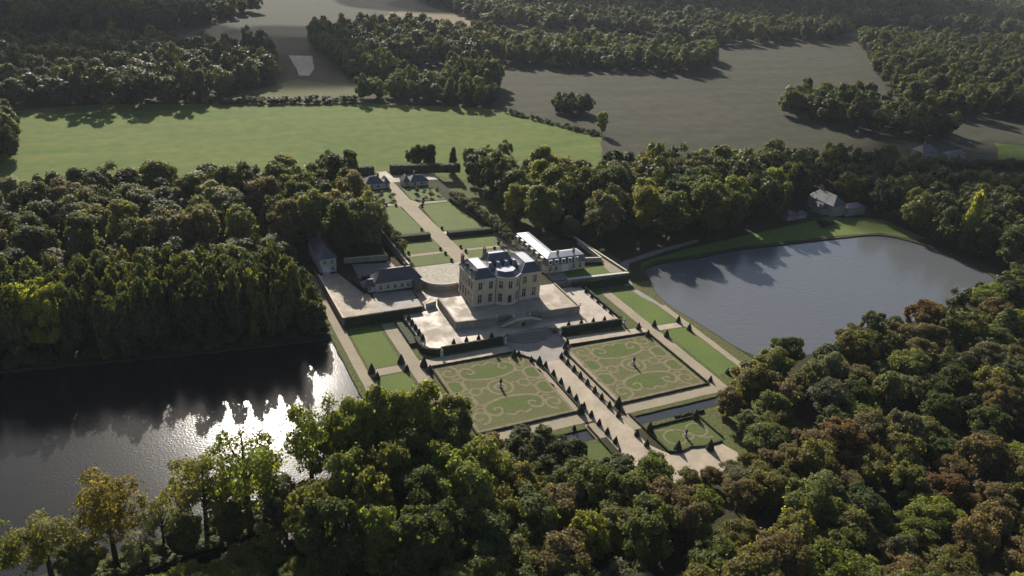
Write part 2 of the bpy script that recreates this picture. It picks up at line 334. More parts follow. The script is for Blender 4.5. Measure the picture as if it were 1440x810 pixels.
def parterre(cx, cy, hx, hy0, hy1):
    P = lambda pts: [(cx+x, cy+y) for x,y in pts]
    surface('parterre_turf', P([(-hx,-hy0),(hx,-hy0),(hx,hy1),(-hx,hy1)]), 0.05, 'parterre', 0.06, 4, 40)
    sc = MB(); gr = MB(); z = 0.074
    for s in (1,-1):
        kid = [(-10.6,12),(-9.6,8.6),(-6,6.9),(0,5.9),(6,6.9),(9.6,8.6),(10.6,12),(8.4,15.2),(5.2,14.2),(2.6,15.6),(0,14.3),(-2.6,15.6),(-5.2,14.2),(-8.4,15.2)]
        k2 = spline([(x,y*s) for x,y in kid], 6)
        gr.sheet(P(k2 if s > 0 else k2[::-1]), 0.062)
        top = spline([(-5.4,13.8*s),(-8.2,15*s),(-10.7,12*s),(-9.6,8.6*s),(-6,6.9*s),(0,5.9*s),(6,6.9*s),(9.6,8.6*s),(10.7,12*s),(8.2,15*s),(5.4,13.8*s)], 7, False)
        ribbon(sc, P(top), 1.12, z)
        ribbon(sc, P(spline([(-5.4,13.8*s),(-5,11.6*s),(-6.6,10.8*s),(-7.8,12*s)], 6, False)), 0.85, z+.002)
        ribbon(sc, P(spline([(5.4,13.8*s),(5,11.6*s),(6.6,10.8*s),(7.8,12*s)], 6, False)), 0.85, z+.002)
        ribbon(sc, P(spline([(-4.5,15*s),(-2.2,16.2*s),(0,15*s),(2.2,16.2*s),(4.5,15*s)], 6, False)), 0.92, z+.004)
        for e in (1,-1):
            ribbon(sc, P(circle(15.2*e, 5.0*s, 3.7, 26, 60, 330) if e > 0 else circle(-15.2, 5.0*s, 3.7, 26, -140, 120)), 1.0, z+.004)
            ribbon(sc, P(spiral(13.8*e, 14.2*s, 3.9, 0.9, 1.2 if s > 0 else 4.6, 1.15*e*s)), 0.95, z+.006)
            ribbon(sc, P(spline([(10.7*e,10*s),(12.6*e,9.4*s),(14*e,10.6*s)], 6, False)), 0.9, z+.008)
            ribbon(sc, P(spline([(9.6*e,8.4*s),(12*e,6.4*s),(11.8*e,3.4*s),(11.2*e,1.6*s)], 6, False)), 0.9, z+.008)
            gr.sheet(P(circle(15.2*e, 5.0*s, 3.2, 20)), 0.06)
    for e in (1,-1):
        ribbon(sc, P(circle(9.2*e, 0, 2.1)), 0.9, z+.01, True)
        ribbon(sc, P(spline([(4.4*e,1.0),(5.8*e,1.3),(7.2*e,.8)], 6, False)), 0.9, z+.012)
        ribbon(sc, P(spline([(11.3*e,0),(15*e,0.3),(18*e,0)], 6, False)), 0.9, z+.012)
    ribbon(sc, P(circle(0,0,4.4)), 1.0, z+.01, True); ribbon(sc, P(circle(0,0,1.9)), 1.0, z+.01, True)
    tag(gr.build('parterre_bed', 'bed'), kind='structure'); tag(sc.build('gravel_scrollwork', 'scroll'), kind='structure')
    fr = MB()
    for k,(w,ix) in enumerate(((1.0,0.7),)):
        a,b_,c_ = hx-ix, hy0-ix, hy1-ix
        ribbon(fr, P([(-a,-b_),(a,-b_)]), w, 0.07); ribbon(fr, P([(-a,c_),(a,c_)]), w, 0.07)
        ribbon(fr, P([(-a,-b_),(-a,c_)]), w, 0.072); ribbon(fr, P([(a,-b_),(a,c_)]), w, 0.072)
    tag(fr.build('gravel_border', 'scroll'), kind='structure')
parterre(-25.6, -46.6, 17.9, 21.6, 19.2)
parterre(27.6, -49.6, 18.2, 19.6, 18.2)
# small lower parterre right of the alley
surface('lawn', [(10.5,-85.4),(30,-85.4),(30,-98),(22,-98.6),(17,-97.4),(12.5,-98.4),(10,-97)], 0.05, 'bed', 0.08, 3, 45)
sb = MB()
ribbon(sb, circle(15.5,-92,3.6,26,60,340), 0.7, 0.07); ribbon(sb, circle(25,-91,3.4,26,-120,150), 0.7, 0.07); ribbon(sb, spline([(12,-87),(18,-88.4),(21,-91),(24,-95),(28,-96)],6,False), 0.7, 0.074); ribbon(sb, circle(20,-93,1.6), .7, .076, True)
tag(sb.build('gravel_scrollwork', 'scroll'), kind='structure')
surface('lawn', [(-28,-86),(-9,-86),(-9,-97),(-28,-97)], 0.05, 'bed', 0.1, 3, 46)

# ------------------------------------------------------------------ raised levels
def platform(name, poly, z0, z1, ms, label=None, cat=None, kind=None):
    b = MB(); b.prism(poly, z0, z1, top=False); b.m = 1; b.sheet(poly, z1)
    o = b.build(name, ms); return tag(o, label, cat, None, kind or 'structure')
LOW = [(-42,11),(-42,-13.5),(-40.6,-16.4),(-37,-18.2),(-12,-18.2),(-9,-16.2),(9.5,-17),(13,-18.8),(40,-20.4),(40,12.5),(27,12.5),(-13,12.5),(-13,29.5),(-31.6,29.5),(-31.6,11)]
platform('lower_terrace', LOW, -0.2, 1.8, ['wall','terrace'])
UP = [(-26.6,-7.0),(-9.6,-8.6),(-8.4,-6.6),(8.6,-7.2),(10.2,-9.4),(27,-10.0),(27.4,13),(-26,14.6)]
platform('upper_terrace', UP, 1.7, 4.5, ['wall','terrace'])
AV = spline([(-26,62),(-26.2,48),(-26.6,36),(-24.5,29),(-19,25.6),(-13,25.6)], 4, False)
AVP = [(-26.6,178),(-26,62)]+AV[1:]+[(-13,14),(27.2,13.4),(28,60),(28,178)]
platform('court', AVP, -0.1, 4.48, ['wall','earth'])
platform('service_yard', [(-65,12.6),(-63,12.2),(-34,12.2),(-31.8,13.6),(-31.8,28),(-29,29.6),(-27.8,40),(-27.6,64),(-65,64)], -0.1, 3.0, ['wall','earth'])
platform('stable_yard', [(28.4,15.5),(66,13.6),(66.4,16),(62,58),(28.4,58)], -0.1, 4.0, ['wall','earth'])
# paved and planted areas on the raised levels
surface('court_paving', [(-25.6,46)]+[(x+.7,y+.5) for x,y in AV[4:]]+[(-12.6,20),(22,20),(23,46)], 4.53, 'setts')
Z5 = 4.53
surface('lawn', [(-24,46.6),(-5.6,46.6),(-5.8,56.6),(-24,57)], Z5, 'court_lawn', .08, 4, 50); surface('lawn', [(2.6,46.6),(22.6,46.2),(23,55.6),(2.2,56.4)], Z5, 'court_lawn', .08, 4, 51)
surface('lawn', [(-24,60.2),(-6,59.8),(-6.2,73.6),(-23.6,74)], Z5, 'court_lawn', .08, 4, 52); surface('lawn', [(2,59.4),(23.4,58.6),(24.6,72),(1.8,73.4)], Z5, 'court_lawn', .08, 4, 53)
surface('gravel_path', [(-24,57.2),(-5.8,56.9),(-5.9,59.5),(-24,59.9)], Z5+.004, 'path'); surface('gravel_path', [(2.2,56.7),(23,55.9),(23.3,58.3),(2,59.1)], Z5+.004, 'path')
surface('gravel_path', [(-5.5,46),(2.5,46),(1.4,126),(1.6,160),(-2.2,160),(-6.6,126)], Z5+.008, 'path', .08, 4, 54)
surface('gravel_path', [(-23,80.2),(-6.2,79.6),(-6.2,82.6),(-23,83.4)], Z5+.012, 'gravel'); surface('gravel_path', [(1.8,78.2),(26,77),(26.4,80),(1.8,81.4)], Z5+.012, 'gravel')
surface('lawn', [(-22.4,84),(-6.2,83.2),(-7.4,120.6),(-18.6,121.6)], Z5, 'court_lawn', .08, 4, 55); surface('lawn', [(1.8,82),(26,80.6),(20.6,119.6),(3.8,119)], Z5, 'court_lawn', .08, 4, 56)
surface('gravel_path', [(-20,122.6),(-8,121.6),(-6.6,119),(-6.4,128),(-8.2,125.4),(-20,125.4)], Z5+.004, 'path'); surface('gravel_path', [(1.4,116),(4,120.2),(20,120.6),(20,123),(4.6,123.6),(1.4,128)], Z5+.004, 'path')
surface('lawn', [(-20,126.4),(-7.4,126.4),(-3,147),(-18,147)], Z5, 'court_lawn', .1, 4, 57); surface('lawn', rect(28.7,60,60,178), 0.03, 'rough_grass')
surface('lawn', [(2.2,127),(20,124),(20,146),(3,147)], Z5, 'court_lawn', .1, 4, 58)
surface('road', [(-17,158.6),(28,157),(30,168),(-17,171)], Z5+.012, 'gravel', .2, 4, 59)
surface('road', [(-3,169),(4,169),(3.4,178),(-2.6,178)], Z5+.016, 'gravel')
surface('gravel_path', [(23.6,46),(27.6,46),(27.6,78),(24.8,76)], Z5+.02, 'path')
surface('gravel_yard', [(-64.6,12.8),(-50,12.8),(-49,20),(-50,29),(-54,40),(-57,53),(-64.6,53)], 3.03, 'gravel', .1, 3, 60)  # the yard's sunlit patch, put in as paler ground
surface('gravel_yard', [(-49.8,12.8),(-33,12.8),(-32.2,28.6),(-48.6,30)], 3.034, 'grey', .1, 3, 61)  # the yard's shaded part, put in as greyer ground
surface('paved_yard', [(-50,45),(-34,45),(-32.6,57),(-49,60)], 3.03, 'grey'); surface('gravel_path', [(-34,41),(-31.4,41),(-31.8,59),(-33.6,59)], 3.04, 'gravel')
surface('lawn', [(37,16),(64,14.6),(62,24),(37,23.2)], 4.04, 'lawn', .1, 3, 62); surface('gravel_path', [(58,16.5),(64.4,15.4),(64.6,24),(65,48),(62.6,48),(62,28),(59,24)], 4.06, 'path', .1, 3, 63)
surface('gravel_yard', rect(28.6,37,16,23.8), 4.05, 'grey')

# ------------------------------------------------------------------ walls, hedges, steps
def line_box(b, x0, y0, x1, y1, t, z0, z1):
    d = math.hypot(x1-x0, y1-y0); nx,ny = -(y1-y0)/d*t/2, (x1-x0)/d*t/2
    b.prism([(x0-nx,y0-ny),(x1-nx,y1-ny),(x1+nx,y1+ny),(x0+nx,y0+ny)], z0, z1)
def hedge(pts, t, z0, h, label, name='clipped_hedge', m='hedge', seed=0, cat='hedge', group=None, step=0.8, amp=0.07):
    """a clipped hedge with a slightly rough surface"""
    r = random.Random(seed+len(pts)); P = []
    for i in range(len(pts)-1):
        (x,y),(x2,y2) = pts[i],pts[i+1]; n = max(1,int(math.hypot(x2-x,y2-y)/step))
        P += [(x+(x2-x)*k/n, y+(y2-y)*k/n) for k in range(n)]
    P.append(pts[-1]); vs = []; n = len(P)
    for i,(x,y) in enumerate(P):
        a,b = P[max(i-1,0)],P[min(i+1,n-1)]; dx,dy = b[0]-a[0],b[1]-a[1]; d = math.hypot(dx,dy)
        nx,ny = -dy/d,dx/d; j = lambda: r.uniform(-amp,amp)
        for o,z in ((-.5,0),(-.52,.55),(-.46,.96),(-.2,1.02),(.2,1.02),(.46,.96),(.52,.55),(.5,0)):
            q = o*t+j(); vs.append((x+nx*q, y+ny*q, z0+z*h+(j() if z else 0)))
    fs = [(i*8+k, (i+1)*8+k, (i+1)*8+k+1, i*8+k+1) for i in range(n-1) for k in range(7)]
    fs += [tuple(range(8)), tuple((n-1)*8+k for k in range(7,-1,-1))]
    b = MB(); b.add(vs, fs); return tag(b.build(name, m), label, cat, group)
hedge([(-37,-19.2),(-12.4,-19.2)], 1.3, 0, 2.9, 'tall dark hedge in front of the pale gravel terrace left of the central steps', seed=1)
hedge([(13.2,-19.9),(40,-21.4)], 1.3, 0, 2.9, 'tall dark hedge in front of the gravel terrace right of the central steps', seed=2)
hedge(spline([(-43,-8),(-43.2,-13),(-42.2,-17),(-39.6,-19),(-37.2,-19.4)], 5, False), 1.2, 0, 2.5, 'curved dark hedge rounding the left corner of the pale gravel terrace', seed=3)
hedge([(-44.8,9.6),(-44.8,-10.6)], 2.6, 0, 1.3, 'broad grey-green hedge beside the sandy path left of the gravel terrace', m='greyhedge', seed=4)
hedge([(41.4,9.5),(41.4,-19)], 1.2, 0, 2.4, 'brown-green hedge between right gravel terrace and the long sandy path', m='greyhedge', seed=5)
hedge([(-64.6,11.3),(-34,11.3)], 1.4, 0, 4.0, 'long black-green hedge below the service yard, behind the left lawn', seed=6)
hedge([(36.5,12.6),(65,11.6)], 1.4, 0, 3.8, 'long dark hedge under the white coping of the stable garden', seed=7)
hedge([(-23.4,77),(-6.6,76.6)], 3.6, 4.5, 2.4, 'thick dark hedge crossing the left court lawns beside the drive', seed=8)
hedge([(2.4,75.6),(25.4,74.6)], 3.6, 4.5, 2.4, 'thick dark hedge crossing the right court lawns beside the drive', seed=9)
hedge([(-24,176),(-5,175.6)], 4.5, 4.4, 4.6, 'high dark hedge left of the entrance at the far end of drive', seed=10, amp=.25)
hedge([(5,175),(24,172.6),(46,168)], 4.5, 4.4, 4.8, 'high dark hedge right of the entrance at the far end of drive', seed=11, amp=.25)
hedge([(-5.5,-38),(-5.9,-69.6)], 0.55, 0, 0.75, 'low dark hedge edging the left parterre along the central alley', seed=12)
hedge([(7.4,-33.6),(7.7,-69.8)], 0.55, 0, 0.75, 'low dark hedge edging the right parterre along the central alley', seed=13)
hedge([(-44,-26.9),(-11.4,-27.2),(-6.6,-34),(-5.6,-37.6)], 0.5, 0, 0.7, 'low dark hedge along the upper edge of the left parterre', seed=14)
hedge([(12.2,-29.4),(46.6,-31.0)], 0.5, 0, 0.7, 'low dark hedge along the upper edge of the right parterre', seed=15)
hedge([(-44,-68.9),(-8,-68.9)], 0.5, 0, 0.7, 'low dark hedge along the lower edge of the left parterre', seed=16)
hedge([(8.4,-69.9),(46.4,-69.9)], 0.5, 0, 0.7, 'low dark hedge along the lower edge of the right parterre', seed=17)
hedge([(46.8,-31.2),(46.6,-69.8)], 0.5, 0, 0.8, 'low dark hedge along the right edge of the right parterre', seed=18)
hedge([(-44,-27),(-44,-69)], 0.5, 0, 0.7, 'low dark hedge along the left edge of the left parterre', seed=19)
hedge([(8.2,-76.4),(8.6,-85),(9,-97.6),(12.4,-99.4)], 0.55, 0, 0.8, 'low dark hedge edging the alley beside canal and small lower parterre', seed=20)
hedge([(10.8,-84.8),(30,-84.8)], 0.5, 0, 0.7, 'low hedge between the canal bank and the small lower parterre', seed=21)
hedge([(30.2,-85.2),(30.4,-97.8)], 0.5, 0, 0.7, 'low hedge closing the right side of the small lower parterre', seed=22)
hedge([(12.4,-99.2),(17,-98.2),(22,-99.4),(29,-99.2)], 0.5, 0, 0.6, 'low curved hedge along the lower edge of small lower parterre', seed=23)
hedge([(-8.4,-77),(-8.4,-92)], 0.5, 0, 0.7, 'low hedge left of the alley where it crosses the canal', seed=24)
hedge([(22,-83.2),(34,-83.2)], 1.0, 0, 0.8, 'loose dark hedge on the grass bank beside the right canal', seed=25, amp=.2)
hedge([(25.4,82),(21.4,122)], 1.0, 4.5, 1.4, 'long dark hedge bounding the right court lawn below young trees', seed=26)
hedge([(-50.6,31),(-53,42)], 2.4, 3.0, 2.2, 'short bushy hedge in the service yard left of low outbuilding', seed=27)
hedge([(-49.6,42.6),(-34.6,42.2)], 1.6, 3.0, 2.0, 'dark hedge behind the low slate-roofed outbuilding', seed=28)
def wall(name, pts, t, z0, z1, label, m='wall', cap='trim', cat='wall', closed=False, capw=0.16, capt=0.14):
    b = MB()
    for (x,y),(x2,y2) in zip(pts, pts[1:]): line_box(b, x, y, x2, y2, t, z0, z1)
    b.m = 1
    for (x,y),(x2,y2) in zip(pts, pts[1:]): line_box(b, x, y, x2, y2, t+capw, z1+.003, z1+capt)
    return tag(b.build(name, [m,cap]), label, cat)
wall('terrace_parapet', [(-25.6,14.4),(-26.3,-6.7),(-9.8,-8.25)], 0.5, 4.3, 4.95, 'brown stone parapet round the left half of the chateau terrace', cap='wall')
wall('terrace_parapet', [(10.2,-9.0),(26.7,-9.6),(27.1,12.6)], 0.5, 4.3, 4.95, 'brown stone parapet round the right half of the chateau terrace', cap='wall')
wall('garden_wall', [(35,15.1),(65.8,13.2)], 0.8, 0.0, 4.5, 'long retaining wall with white coping in front of the stable garden', cap='marble', capw=.7, capt=.2)
wall('garden_wall', [(65.4,14.2),(62,57)], 0.6, 3.0, 5.0, 'pale garden wall running back from the right end of the white coping')
wall('garden_wall', [(51,30),(60.2,28.2),(60.4,50)], 0.6, 4.0, 6.2, 'grey wall enclosing the small garden right of the stables')
wall('garden_wall', [(28.3,58),(28.3,126)], 0.6, 4.4, 6.2, 'long wall right of the court lawns running up to the entrance')
wall('garden_wall', [(-27,47),(-27,122)], 0.6, 3.0, 6.0, 'long pale wall left of the court lawns behind clipped trees')
wall('garden_wall', [(-26.4,45),(-26.8,37.6)]+[(x-.1,y-.2) for x,y in AV[9:]], 0.5, 4.3, 5.1, 'curved pale parapet of the paved court bulging toward low outbuilding', m='render')
wall('garden_wall', [(-52,62),(-32.4,60.4)], 0.6, 3, 5.4, 'wall closing the back of the service yard')
wall('garden_wall', [(-31.3,13),(-26.8,14.2)], 0.7, 0, 4.0, 'short pale wall joining the service yard to the chateau terrace', m='render')
wall('garden_wall', [(-65.2,12.4),(-65.2,53)], 0.5, 0, 3.5, 'low wall between the lakeside path and the service yard')
# steps down to the garden and the double stair to the terrace
b = MB()
for k in range(6):
    d = 5.6-k*0.95; w = 10.2-k*.35
    b.prism([(-w,-16.3),(-w,-17.6-d*.25),(-w*.62,-17.4-d*.8),(0,-17.6-d),(w*.62,-17.4-d*.8),(w,-17.6-d*.25),(w,-16.3)], 0.0, 0.3+0.3*k)
st = b.build('garden_steps', 'grey'); tag(st, 'broad curved stone steps from lower terrace down to the grey forecourt', 'steps')
pr_ = empty('double_stair', (0,-9,1.8)); tag(pr_, 'double-flight stone stair with small dark arch below the chateau terrace', 'stairs')
b = MB(); b.box(-3.1,3.1,-3.6,2.2,0,2.7); b.build('landing', 'wall', pr_)
for s in (-1,1):
    b = MB()
    for k in range(9): x0,x1 = sorted((s*(3.11+k*.62), s*(3.11+(k+1)*.62))); b.box(x0,x1,-3.3+.14*k,-.6+.1*k,0,2.6-.27*k)
    b.build('flight', 'wall', pr_)
    b = MB(); x0,x1 = 3.2,8.8
    b.add([(s*x0,-3.62,2.6),(s*x1,-2.3,.2),(s*x1,-2.3,.95),(s*x0,-3.62,3.5),(s*x0,-3.34,2.6),(s*x1,-2.02,.2),(s*x1,-2.02,.95),(s*x0,-3.34,3.5)], [(0,1,2,3),(4,7,6,5),(3,2,6,7),(0,4,5,1),(1,5,6,2),(0,3,7,4)])
    b.build('balustrade', 'trim', pr_)
b = MB(); b.box(-3.2,3.2,-3.7,-3.4,2.702,3.5); b.build('balustrade', 'trim', pr_)
b = MB(); b.prism([(-.8,-3.66),(.8,-3.66),(.8,-3.58),(-.8,-3.58)],0,1.7); b.build('arched_door', 'wood', pr_)

# ------------------------------------------------------------------ buildings
def win_mesh(w, h, mull=True):
    b = MB(); t = .16
    b.box(-w/2-t,-w/2,-.10,.06,-t,h+t); b.box(w/2,w/2+t,-.10,.06,-t,h+t); b.box(-w/2,w/2,-.10,.06,h,h+t); b.box(-w/2-.1,w/2+.1,-.16,.06,-t,0)
    if mull:
        b.m = 1; b.box(-.05,.05,-.05,.03,0,h); b.box(-w/2,w/2,-.045,.025,h*.62,h*.62+.09)
    return b.mesh('window', ['trim','white'])
def pane_mesh(w, h):
    b = MB(); b.box(-w/2,w/2,-.012,.05,0,h); return b.mesh('pane', 'glass')
def windows(parent, spots, w, h, cache={}):
    k = (w,h)
    if k not in cache: cache[k] = (win_mesh(w,h), pane_mesh(w,h))
    for x,y,z,rz in spots:
        o = part('window', cache[k][0], parent, (x,y,z), rz); part('pane', cache[k][1], o)
def chimney(parent, x, y, z0, z1, w=1.0, d=1.6, m='brick'):
    b = MB(); b.box(x-w/2,x+w/2,y-d/2,y+d/2,z0,z1); b.box(x-w/2-.12,x+w/2+.12,y-d/2-.12,y+d/2+.12,z1+.002,z1+.25)
    for q in (-.3,.3): b.lathe([(.2,z1+.25),(.16,z1+.8)], x, y+q*d, 6)
    return b.build('chimney', m, parent)
def hiproof(parent, x0, x1, y0, y1, z0, rx0, rx1, ry0, ry1, z1, m='slate', flat=None, over=.3, name='roof', ridge=True):
    b = MB(); lo = rect(x0-over,x1+over,y0-over,y1+over); hi = rect(rx0,rx1,ry0,ry1)
    b.frustum(lo, z0, hi, z1, top=False); b.m = 1; b.sheet(hi, z1)
    b.m = 1
    if ridge:
        for i in range(4): b.tube([(lo[i][0],lo[i][1],z0+.03),(hi[i][0],hi[i][1],z1+.03)], [.13,.13], 4)
        for i in range(4): b.tube([(hi[i][0],hi[i][1],z1+.03),(hi[(i+1)%4][0],hi[(i+1)%4][1],z1+.03)], [.13,.13], 4)
    b.m = 0; b.prism(lo, z0-.16, z0-.002, top=True, bottom=True)
    return b.build(name, [m, flat or m], parent)
HB = 4.5; HT = 16.4
ch = empty('chateau', (0,11,HB)); tag(ch, 'two-storey cream stone chateau with bowed centre and dark slate hipped roofs', 'chateau')
def C(b, name, m, p=ch): o = b.build(name, m, p); o.matrix_parent_inverse = Matrix.Translation(-Vector((0,11,HB))) if p is ch else Matrix.Identity(4); return o
def fixp(o, p=ch): o.matrix_parent_inverse = Matrix.Translation(-Vector(p.location)); return o
BOW = [(-5.2,3.6),(-2.1,1.2),(2.1,1.2),(5.2,3.6)]
PLAN = [(-15,3.6)]+BOW+[(15,3.6),(15,18.8),(-15,18.8)]
def offs(poly, d):
    out = []; n = len(poly)
    for i in range(n):
        a,b_,c = Vector(poly[i-1]),Vector(poly[i]),Vector(poly[(i+1)%n])
        n1 = (b_-a).normalized(); n2 = (c-b_).normalized(); n1 = Vector((n1.y,-n1.x)); n2 = Vector((n2.y,-n2.x))
        m = (n1+n2).normalized(); k = d/max(.3,m.dot(n1)); out.append((b_.x+m.x*k, b_.y+m.y*k))
    return out
b = MB(); b.prism(PLAN, HB-.1, HT); C(b, 'wall', 'stone')
b = MB(); b.prism(offs(PLAN,.14), HB, HB+1.0); C(b, 'plinth', 'trim')
b = MB(); b.prism(offs(PLAN,.16), HB+6.1, HB+6.45, bottom=True); C(b, 'string_course', 'trim')
b = MB(); b.prism(offs(PLAN,.2), HT-.5, HT-.25, bottom=True); b.prism(offs(PLAN,.45), HT-.248, HT+.12, bottom=True); C(b, 'cornice', 'trim')
Wp = []
for z in (HB+1.35, HB+7.3):
    fr = [(x,3.6,z,0) for x in (-12.2,-7.6,7.6,12.2)]
    fr += [(-15,y,z,-math.pi/2) for y in (5.6,8.4,11.2,14,16.8)]+[(15,y,z,math.pi/2) for y in (5.6,8.4,11.2,14,16.8)]
    fr += [(x,18.8,z,math.pi) for x in (-12.2,-8,-3.4,0,3.4,8,12.2)]
    a = math.atan2(-2.4,3.1); fr += [(-3.65,2.4,z,a),(3.65,2.4,z,-a)]
    if z > HB+3: fr.append((0,1.2,z,0))
    Wp.append(fr)
for fr,h in ((Wp[0],3.7),(Wp[1],3.1)):
    n0 = len(ch.children); windows(ch, fr, 1.6, h)
    for o in list(ch.children)[n0:]: pass
for o in ch.children:
    if o.name.startswith('window'): fixp(o)
b = MB(); b.box(-1.15,-.85,1.0,1.25,HB,HB+4.3); b.box(.85,1.15,1.0,1.25,HB,HB+4.3); b.box(-1.15,1.15,.98,1.25,HB+4.302,HB+4.7); dr = C(b, 'door', 'trim')
b = MB(); b.box(-.84,.84,1.12,1.19,HB,HB+4.3); b.build('door_leaf', 'wood', dr)
for x,y in ((-5.35,3.45),(5.35,3.45)):
    b = MB(); b.tube([(x,y,HB),(x,y,HT)], [.1,.1], 6); C(b, 'downpipe', 'wood')
RZ = HT+.16
fixp(hiproof(ch, -15,-5.6,3.6,18.8, RZ, -12.7,-8.4,6.0,16.4, RZ+3.5, 'slate','zinc'))
fixp(hiproof(ch, 5.6,15,3.6,18.8, RZ, 8.4,12.7,6.0,16.4, RZ+3.5, 'slate','zinc'))
fixp(hiproof(ch, -6.4,6.4,11.6,19.0, RZ+.02, -4.2,4.2,14.4,16.4, RZ+5.4, 'slate','zinc'))
b = MB(); lo = offs([(-5.3,9)]+BOW+[(5.3,9)], .3); hi = [(-3.6,8.8),(-3.9,5.6),(-1.6,3.6),(1.6,3.6),(3.9,5.6),(3.6,8.8)]
b.prism(lo, RZ-.15, RZ+.1, bottom=True); b.frustum(lo, RZ+.101, hi, RZ+1.7, top=False); b.m = 1; b.sheet(hi, RZ+1.7)
for i in range(1,4): b.tube([(lo[i][0],lo[i][1],RZ+.12),(lo[i+1][0],lo[i+1][1],RZ+.12)], [.2,.2], 5)
for i in range(1,4): b.tube([(hi[i][0],hi[i][1],RZ+1.7),(hi[i+1][0],hi[i+1][1],RZ+1.7)], [.14,.14], 4)
C(b, 'bow_roof', ['slate','zinc'])
b = MB(); b.sheet(rect(-5.5,5.5,8.7,11.6), RZ+.9); C(b, 'valley_roof', 'zinc')
for x in (-5.4,-1.8,1.8,5.4):                      # cross roofs behind the bow
    fixp(hiproof(ch, x-1.5,x+1.5,8.6,12.2, RZ+.03, x-.5,x+.5,9.9,11.6, RZ+3.3, 'slate','zinc', over=.05))
for x,y in ((-14,8.6),(-14,13.6),(14,8.6),(14,13.6),(-10.5,5.2),(10.5,5.2)):
    if abs(x) < 12: continue
    d = empty('dormer'); d.parent = ch; d.location = (x,y-11,RZ+.4-HB)
    b = MB(); b.box(-.9,.9,-.75,.75,0,1.5); b.build('dormer_wall', 'trim', d)
    b = MB(); b.frustum(rect(-1.1,1.1,-.95,.95),1.502,rect(-.8,.8,-.1,.1),2.4); b.build('dormer_roof', 'slate', d)
for x,y,z in ((-14.2,18,RZ+4.6),(-14.3,5.1,RZ+3.6),(3.6,18.2,RZ+6.6),(14.3,4.8,RZ+4.0),(13.2,18,RZ+4.4),(-4.4,18.2,RZ+6.2)): fixp(chimney(ch, x, y, RZ, z, 0.9, 1.7))

# stables: two mansarded wings, z = 4 ground
sb_ = empty('stable_block', (38,30,4)); tag(sb_, 'L-shaped stone stable block with grey mansard roof and white dormers, right of chateau', 'stables')
b = MB(); b.prism([(28.6,24),(48.8,24),(48.8,32),(36,32),(36,56),(28.6,56)], 3.9, 8.0); fixp(b.build('wall','stone',sb_), sb_)
b = MB(); lo = offs([(28.6,24),(48.8,24),(48.8,32),(36,32),(36,56),(28.6,56)],.35); mid = offs([(28.6,24),(48.8,24),(48.8,32),(36,32),(36,56),(28.6,56)],-.7)
b.prism(lo,7.9,8.12,bottom=True); b.frustum(lo, 8.121, mid, 10.9, top=False); fixp(b.build('mansard','slate',sb_), sb_)
b = MB(); b.prism(offs(mid,.12),10.9,11.0,top=False); b.add([(x,y,11.0) for x,y in offs(mid,.12)]+[(32.3,28.2,12.2),(45.4,28,12.2),(32.3,52,12.2)], [(0,1,7,6),(1,2,7),(2,3,6,7),(3,4,8,6),(4,5,8),(5,0,6,8)])
fixp(b.build('roof','zinc',sb_), sb_)
fixp(b and chimney(sb_, 35.4, 26.4, 10.8, 13.2, .8, .9), sb_); fixp(chimney(sb_, 43.6, 26.4, 10.8, 13.2, .8, .9), sb_)
def dormer(parent, x, y, z, rz, org):
    d = empty('dormer', (x-org[0],y-org[1],z-org[2]), rz); d.parent = parent
    b = MB(); b.box(-.85,.85,-.2,1.0,0,2.0); b.box(-1.0,1.0,-.3,1.0,2.002,2.25); b.build('dormer_frame','white',d)
    b = MB(); b.box(-.55,.55,-.235,-.1,.3,1.8); b.build('pane','glass',d)
for x in (30.6,33.8,37.2,40.6,43.8): dormer(sb_, x, 23.75, 8.3, 0, (38,30,4))
for y in (28,33,38,43,48,53): dormer(sb_, 28.3, y, 8.3, -math.pi/2, (38,30,4))
n0 = set(sb_.children)
windows(sb_, [(x,24,5.0,0) for x in (31,34,43,46.4)]+[(28.6,y,5.0,-math.pi/2) for y in (28,33,38,43,48,53)], 1.2, 2.2)
for o in sb_.children:
    if o not in n0: fixp(o, sb_)
b = MB(); b.box(37,40.4,23.86,24.1,4,7.3); fixp(b.build('door','white',sb_), sb_)

# low outbuilding in the service yard
ob = empty('outbuilding', (-39,34,3)); tag(ob, 'long low cream outbuilding with dark hipped roof in the service yard left of chateau', 'outbuilding')
b = MB(); b.box(-47,-27.4,30.6,38.6,2.9,7.2); b.box(-51.6,-47.002,31.2,37,2.9,5.6); fixp(b.build('wall','render',ob), ob)
fixp(hiproof(ob, -47,-27.4,30.6,38.6,7.2,-43.4,-31,34.4,34.8,11.2,'tile','tile',.45), ob)
fixp(hiproof(ob, -51.6,-47.3,31.2,37,5.6,-49.6,-47.2,33.8,34.4,7.6,'tile','tile',.3), ob)
b = MB(); b.frustum(rect(-31.6,-27.2,27.2,30.4),5.6,rect(-30.6,-28.2,30.0,30.4),7.1); b.prism(rect(-31.2,-27.6,27.6,30.4),2.9,5.58,top=False); fixp(b.build('porch','tile',ob), ob)
n0 = set(ob.children); windows(ob, [(x,30.6,4.0,0) for x in (-44.8,-41.6,-38.6,-35.6,-32.9)]+[(-49.4,31.2,3.9,0)], 1.1, 1.7)
for o in ob.children:
    if o not in n0: fixp(o, ob)
fixp(chimney(ob,-33,35.6,9.4,12.2,.7,.9), ob)
